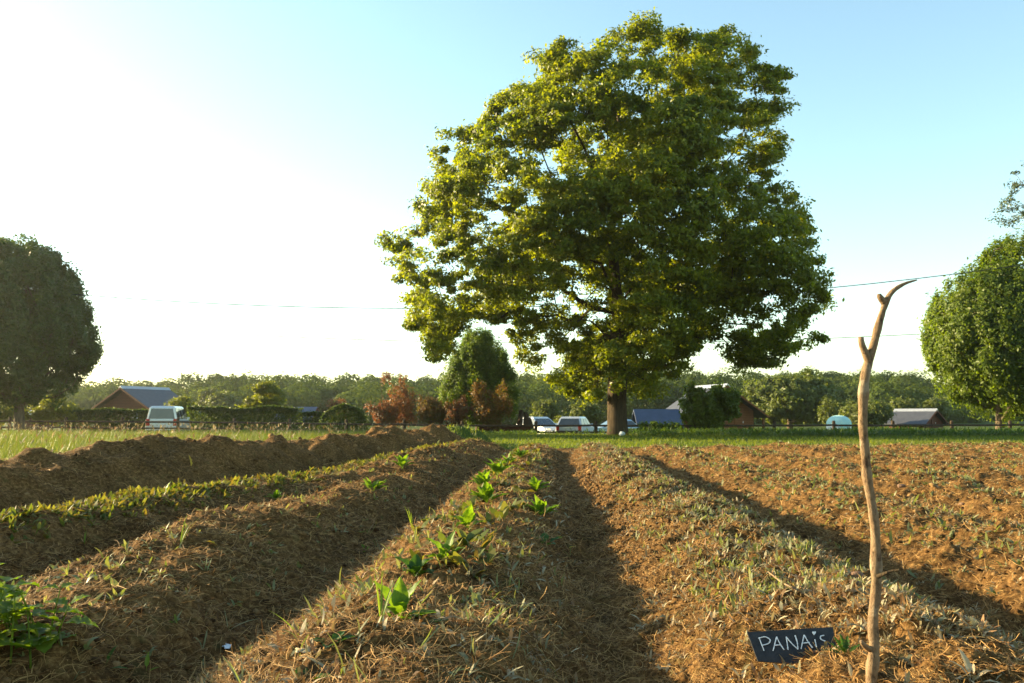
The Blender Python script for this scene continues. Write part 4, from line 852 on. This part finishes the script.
for i, (px, py, ln, az, lab) in enumerate([(301, 636, .13, 165, 'lone bright grass blade leaning left beside the near shadow edge'), (381, 622, .14, 88, 'tall upright grass blades left of the largest seedling'), (412, 530, .16, 95, 'thin grass tuft at the ridge edge behind the dark seedling'), (84, 545, .1, 60, 'grass tuft at the foot of the leafy ridge'), (180, 545, .16, 70, 'slender grass stem rising from the furrow under the leafy ridge'), (484, 630, .12, 30, 'long straw-coloured blade on the shaded side of the planted ridge')]):
    n_ = 1 if i in (0, 5) else 4
    plant('grass_tuft', lab, 'grass', px, py, [S(ln*random.uniform(.7, 1.1), .006, random.uniform(62, 85) if n_ > 1 else 42, az+random.uniform(-60, 60)*(n_ > 1), 30, fold=.2, stalk=.02, ruf=0) for k in range(n_)], LG)
# bushy plant at the lower left: stems with pairs of toothed leaves
P = hit(30, 664); g = empty('potato_plant', (P[0], P[1], P[2]-.01), 0, 'bushy bright green plant with toothed leaves at the lower left corner', 'plant')
r_ = random.Random(5)
for k in range(13):
    az = r_.uniform(0, 6.28); ln = r_.uniform(.12, .25); tilt = r_.uniform(.05, .42); x0, y0 = r_.uniform(-.14, .02), r_.uniform(-.10, .10); pts = []
    for i in range(7):
        t_ = i/6; pts.append((x0+math.cos(az)*math.sin(tilt)*ln*t_**1.3, y0+math.sin(az)*math.sin(tilt)*ln*t_**1.3, ln*t_*math.cos(tilt*.8)))
    st = MB().tube(pts, [.003, .003, .003, .0027, .0024, .002, .0015], 6).build('stem', NETT, g, True)
    for i in (2, 4, 6):
        for s_ in (-1, 1):
            sz = r_.uniform(.05, .095)*(1-.25*(i == 6)); V, Q = leaf(sz, sz*.9, R(r_.uniform(-5, 35)), az+s_*R(75)+i*1.4, R(r_.uniform(20, 60)), .25, .10, .12, k*20+i*2+s_, pts[i], 0, .10)
            npmesh('leaf', V, Q, NETT, True, st)
# other countable bits
SCR = simple('white paper', (.75, .76, .78), (.6, .6, .62), 20, .7)
def scrap(label, px, py, w_, l_, m_, seed, nm='paper_scrap', cat='paper'):
    P = hit(px, py); r = random.Random(seed); V = []; Q = []; n = 6
    for i in range(n+1):
        for j in range(n+1): V.append((w_*(i/n-.5)+r.gauss(0, .0015), l_*(j/n-.5)+r.gauss(0, .0015), .008+r.gauss(0, .0025)))
    for i in range(n):
        for j in range(n): Q.append((i*(n+1)+j, (i+1)*(n+1)+j, (i+1)*(n+1)+j+1, i*(n+1)+j+1))
    o = npmesh(nm, V, Q, m_, False); o.location = (P[0], P[1], P[2]+.012); o.rotation_euler = (.3, 0, r.uniform(0, 3)); tag(o, label, cat)
    s = o.modifiers.new('thickness', 'SOLIDIFY'); s.thickness = .001
scrap('small white paper scrap in the dark furrow at the lower left', 226, 652, .05, .025, SCR, 1)
scrap('pale crumpled scrap on the near straw slope', 304, 658, .035, .02, GREYL, 2, 'dry_scrap', 'scrap')
scrap('tiny red scrap beside a seedling on the planted ridge', 457, 536, .022, .014, REDG, 3, 'red_scrap', 'scrap')
def litter(label, name, l, rr, m_):
    P0 = [hit(a, b_) for a, b_ in l]; b0 = P0[0]; pp, r2 = densify([tuple(p-b0+np.array([0, 0, .012])) for p in P0], rr, 3)
    o = MB().tube(pp, r2, 7, .06).build(name, STICK, None, True); o.location = tuple(b0); tag(o, label, 'twig')
litter('long pale twig lying on the parsnip ridge above the sign', 'dry_twig', [(768, 575), (785, 588), (805, 598), (824, 609)], [.0025, .0032, .003, .0022], STICK)
litter('short twig lying on the crumbly flank near the furrow', 'dry_twig', [(622, 545), (633, 538), (641, 531)], [.002, .0025, .0018], STICK)
STN = simple('brown stone', (.22, .13, .08), (.14, .08, .05), 14, .85, .2, bump=.3)
for i, (px, py, s_, lab) in enumerate([(858, 578, .022, 'round brown stone in the shadow beside the stick'), (855, 584, .012, 'flat pale pebble below the round brown stone'), (962, 505, .02, 'stone on the shallow beds at right'), (902, 487, .03, 'dark clod in the middle of the shallow beds'), (790, 534, .012, 'pebble in front of the furrow shadow on the right bed')]):
    P = hit(px, py); rock('stone', lab, (P[0], P[1], P[2]+s_*.3), (s_*1.3, s_, s_*.7), STN, i+60)
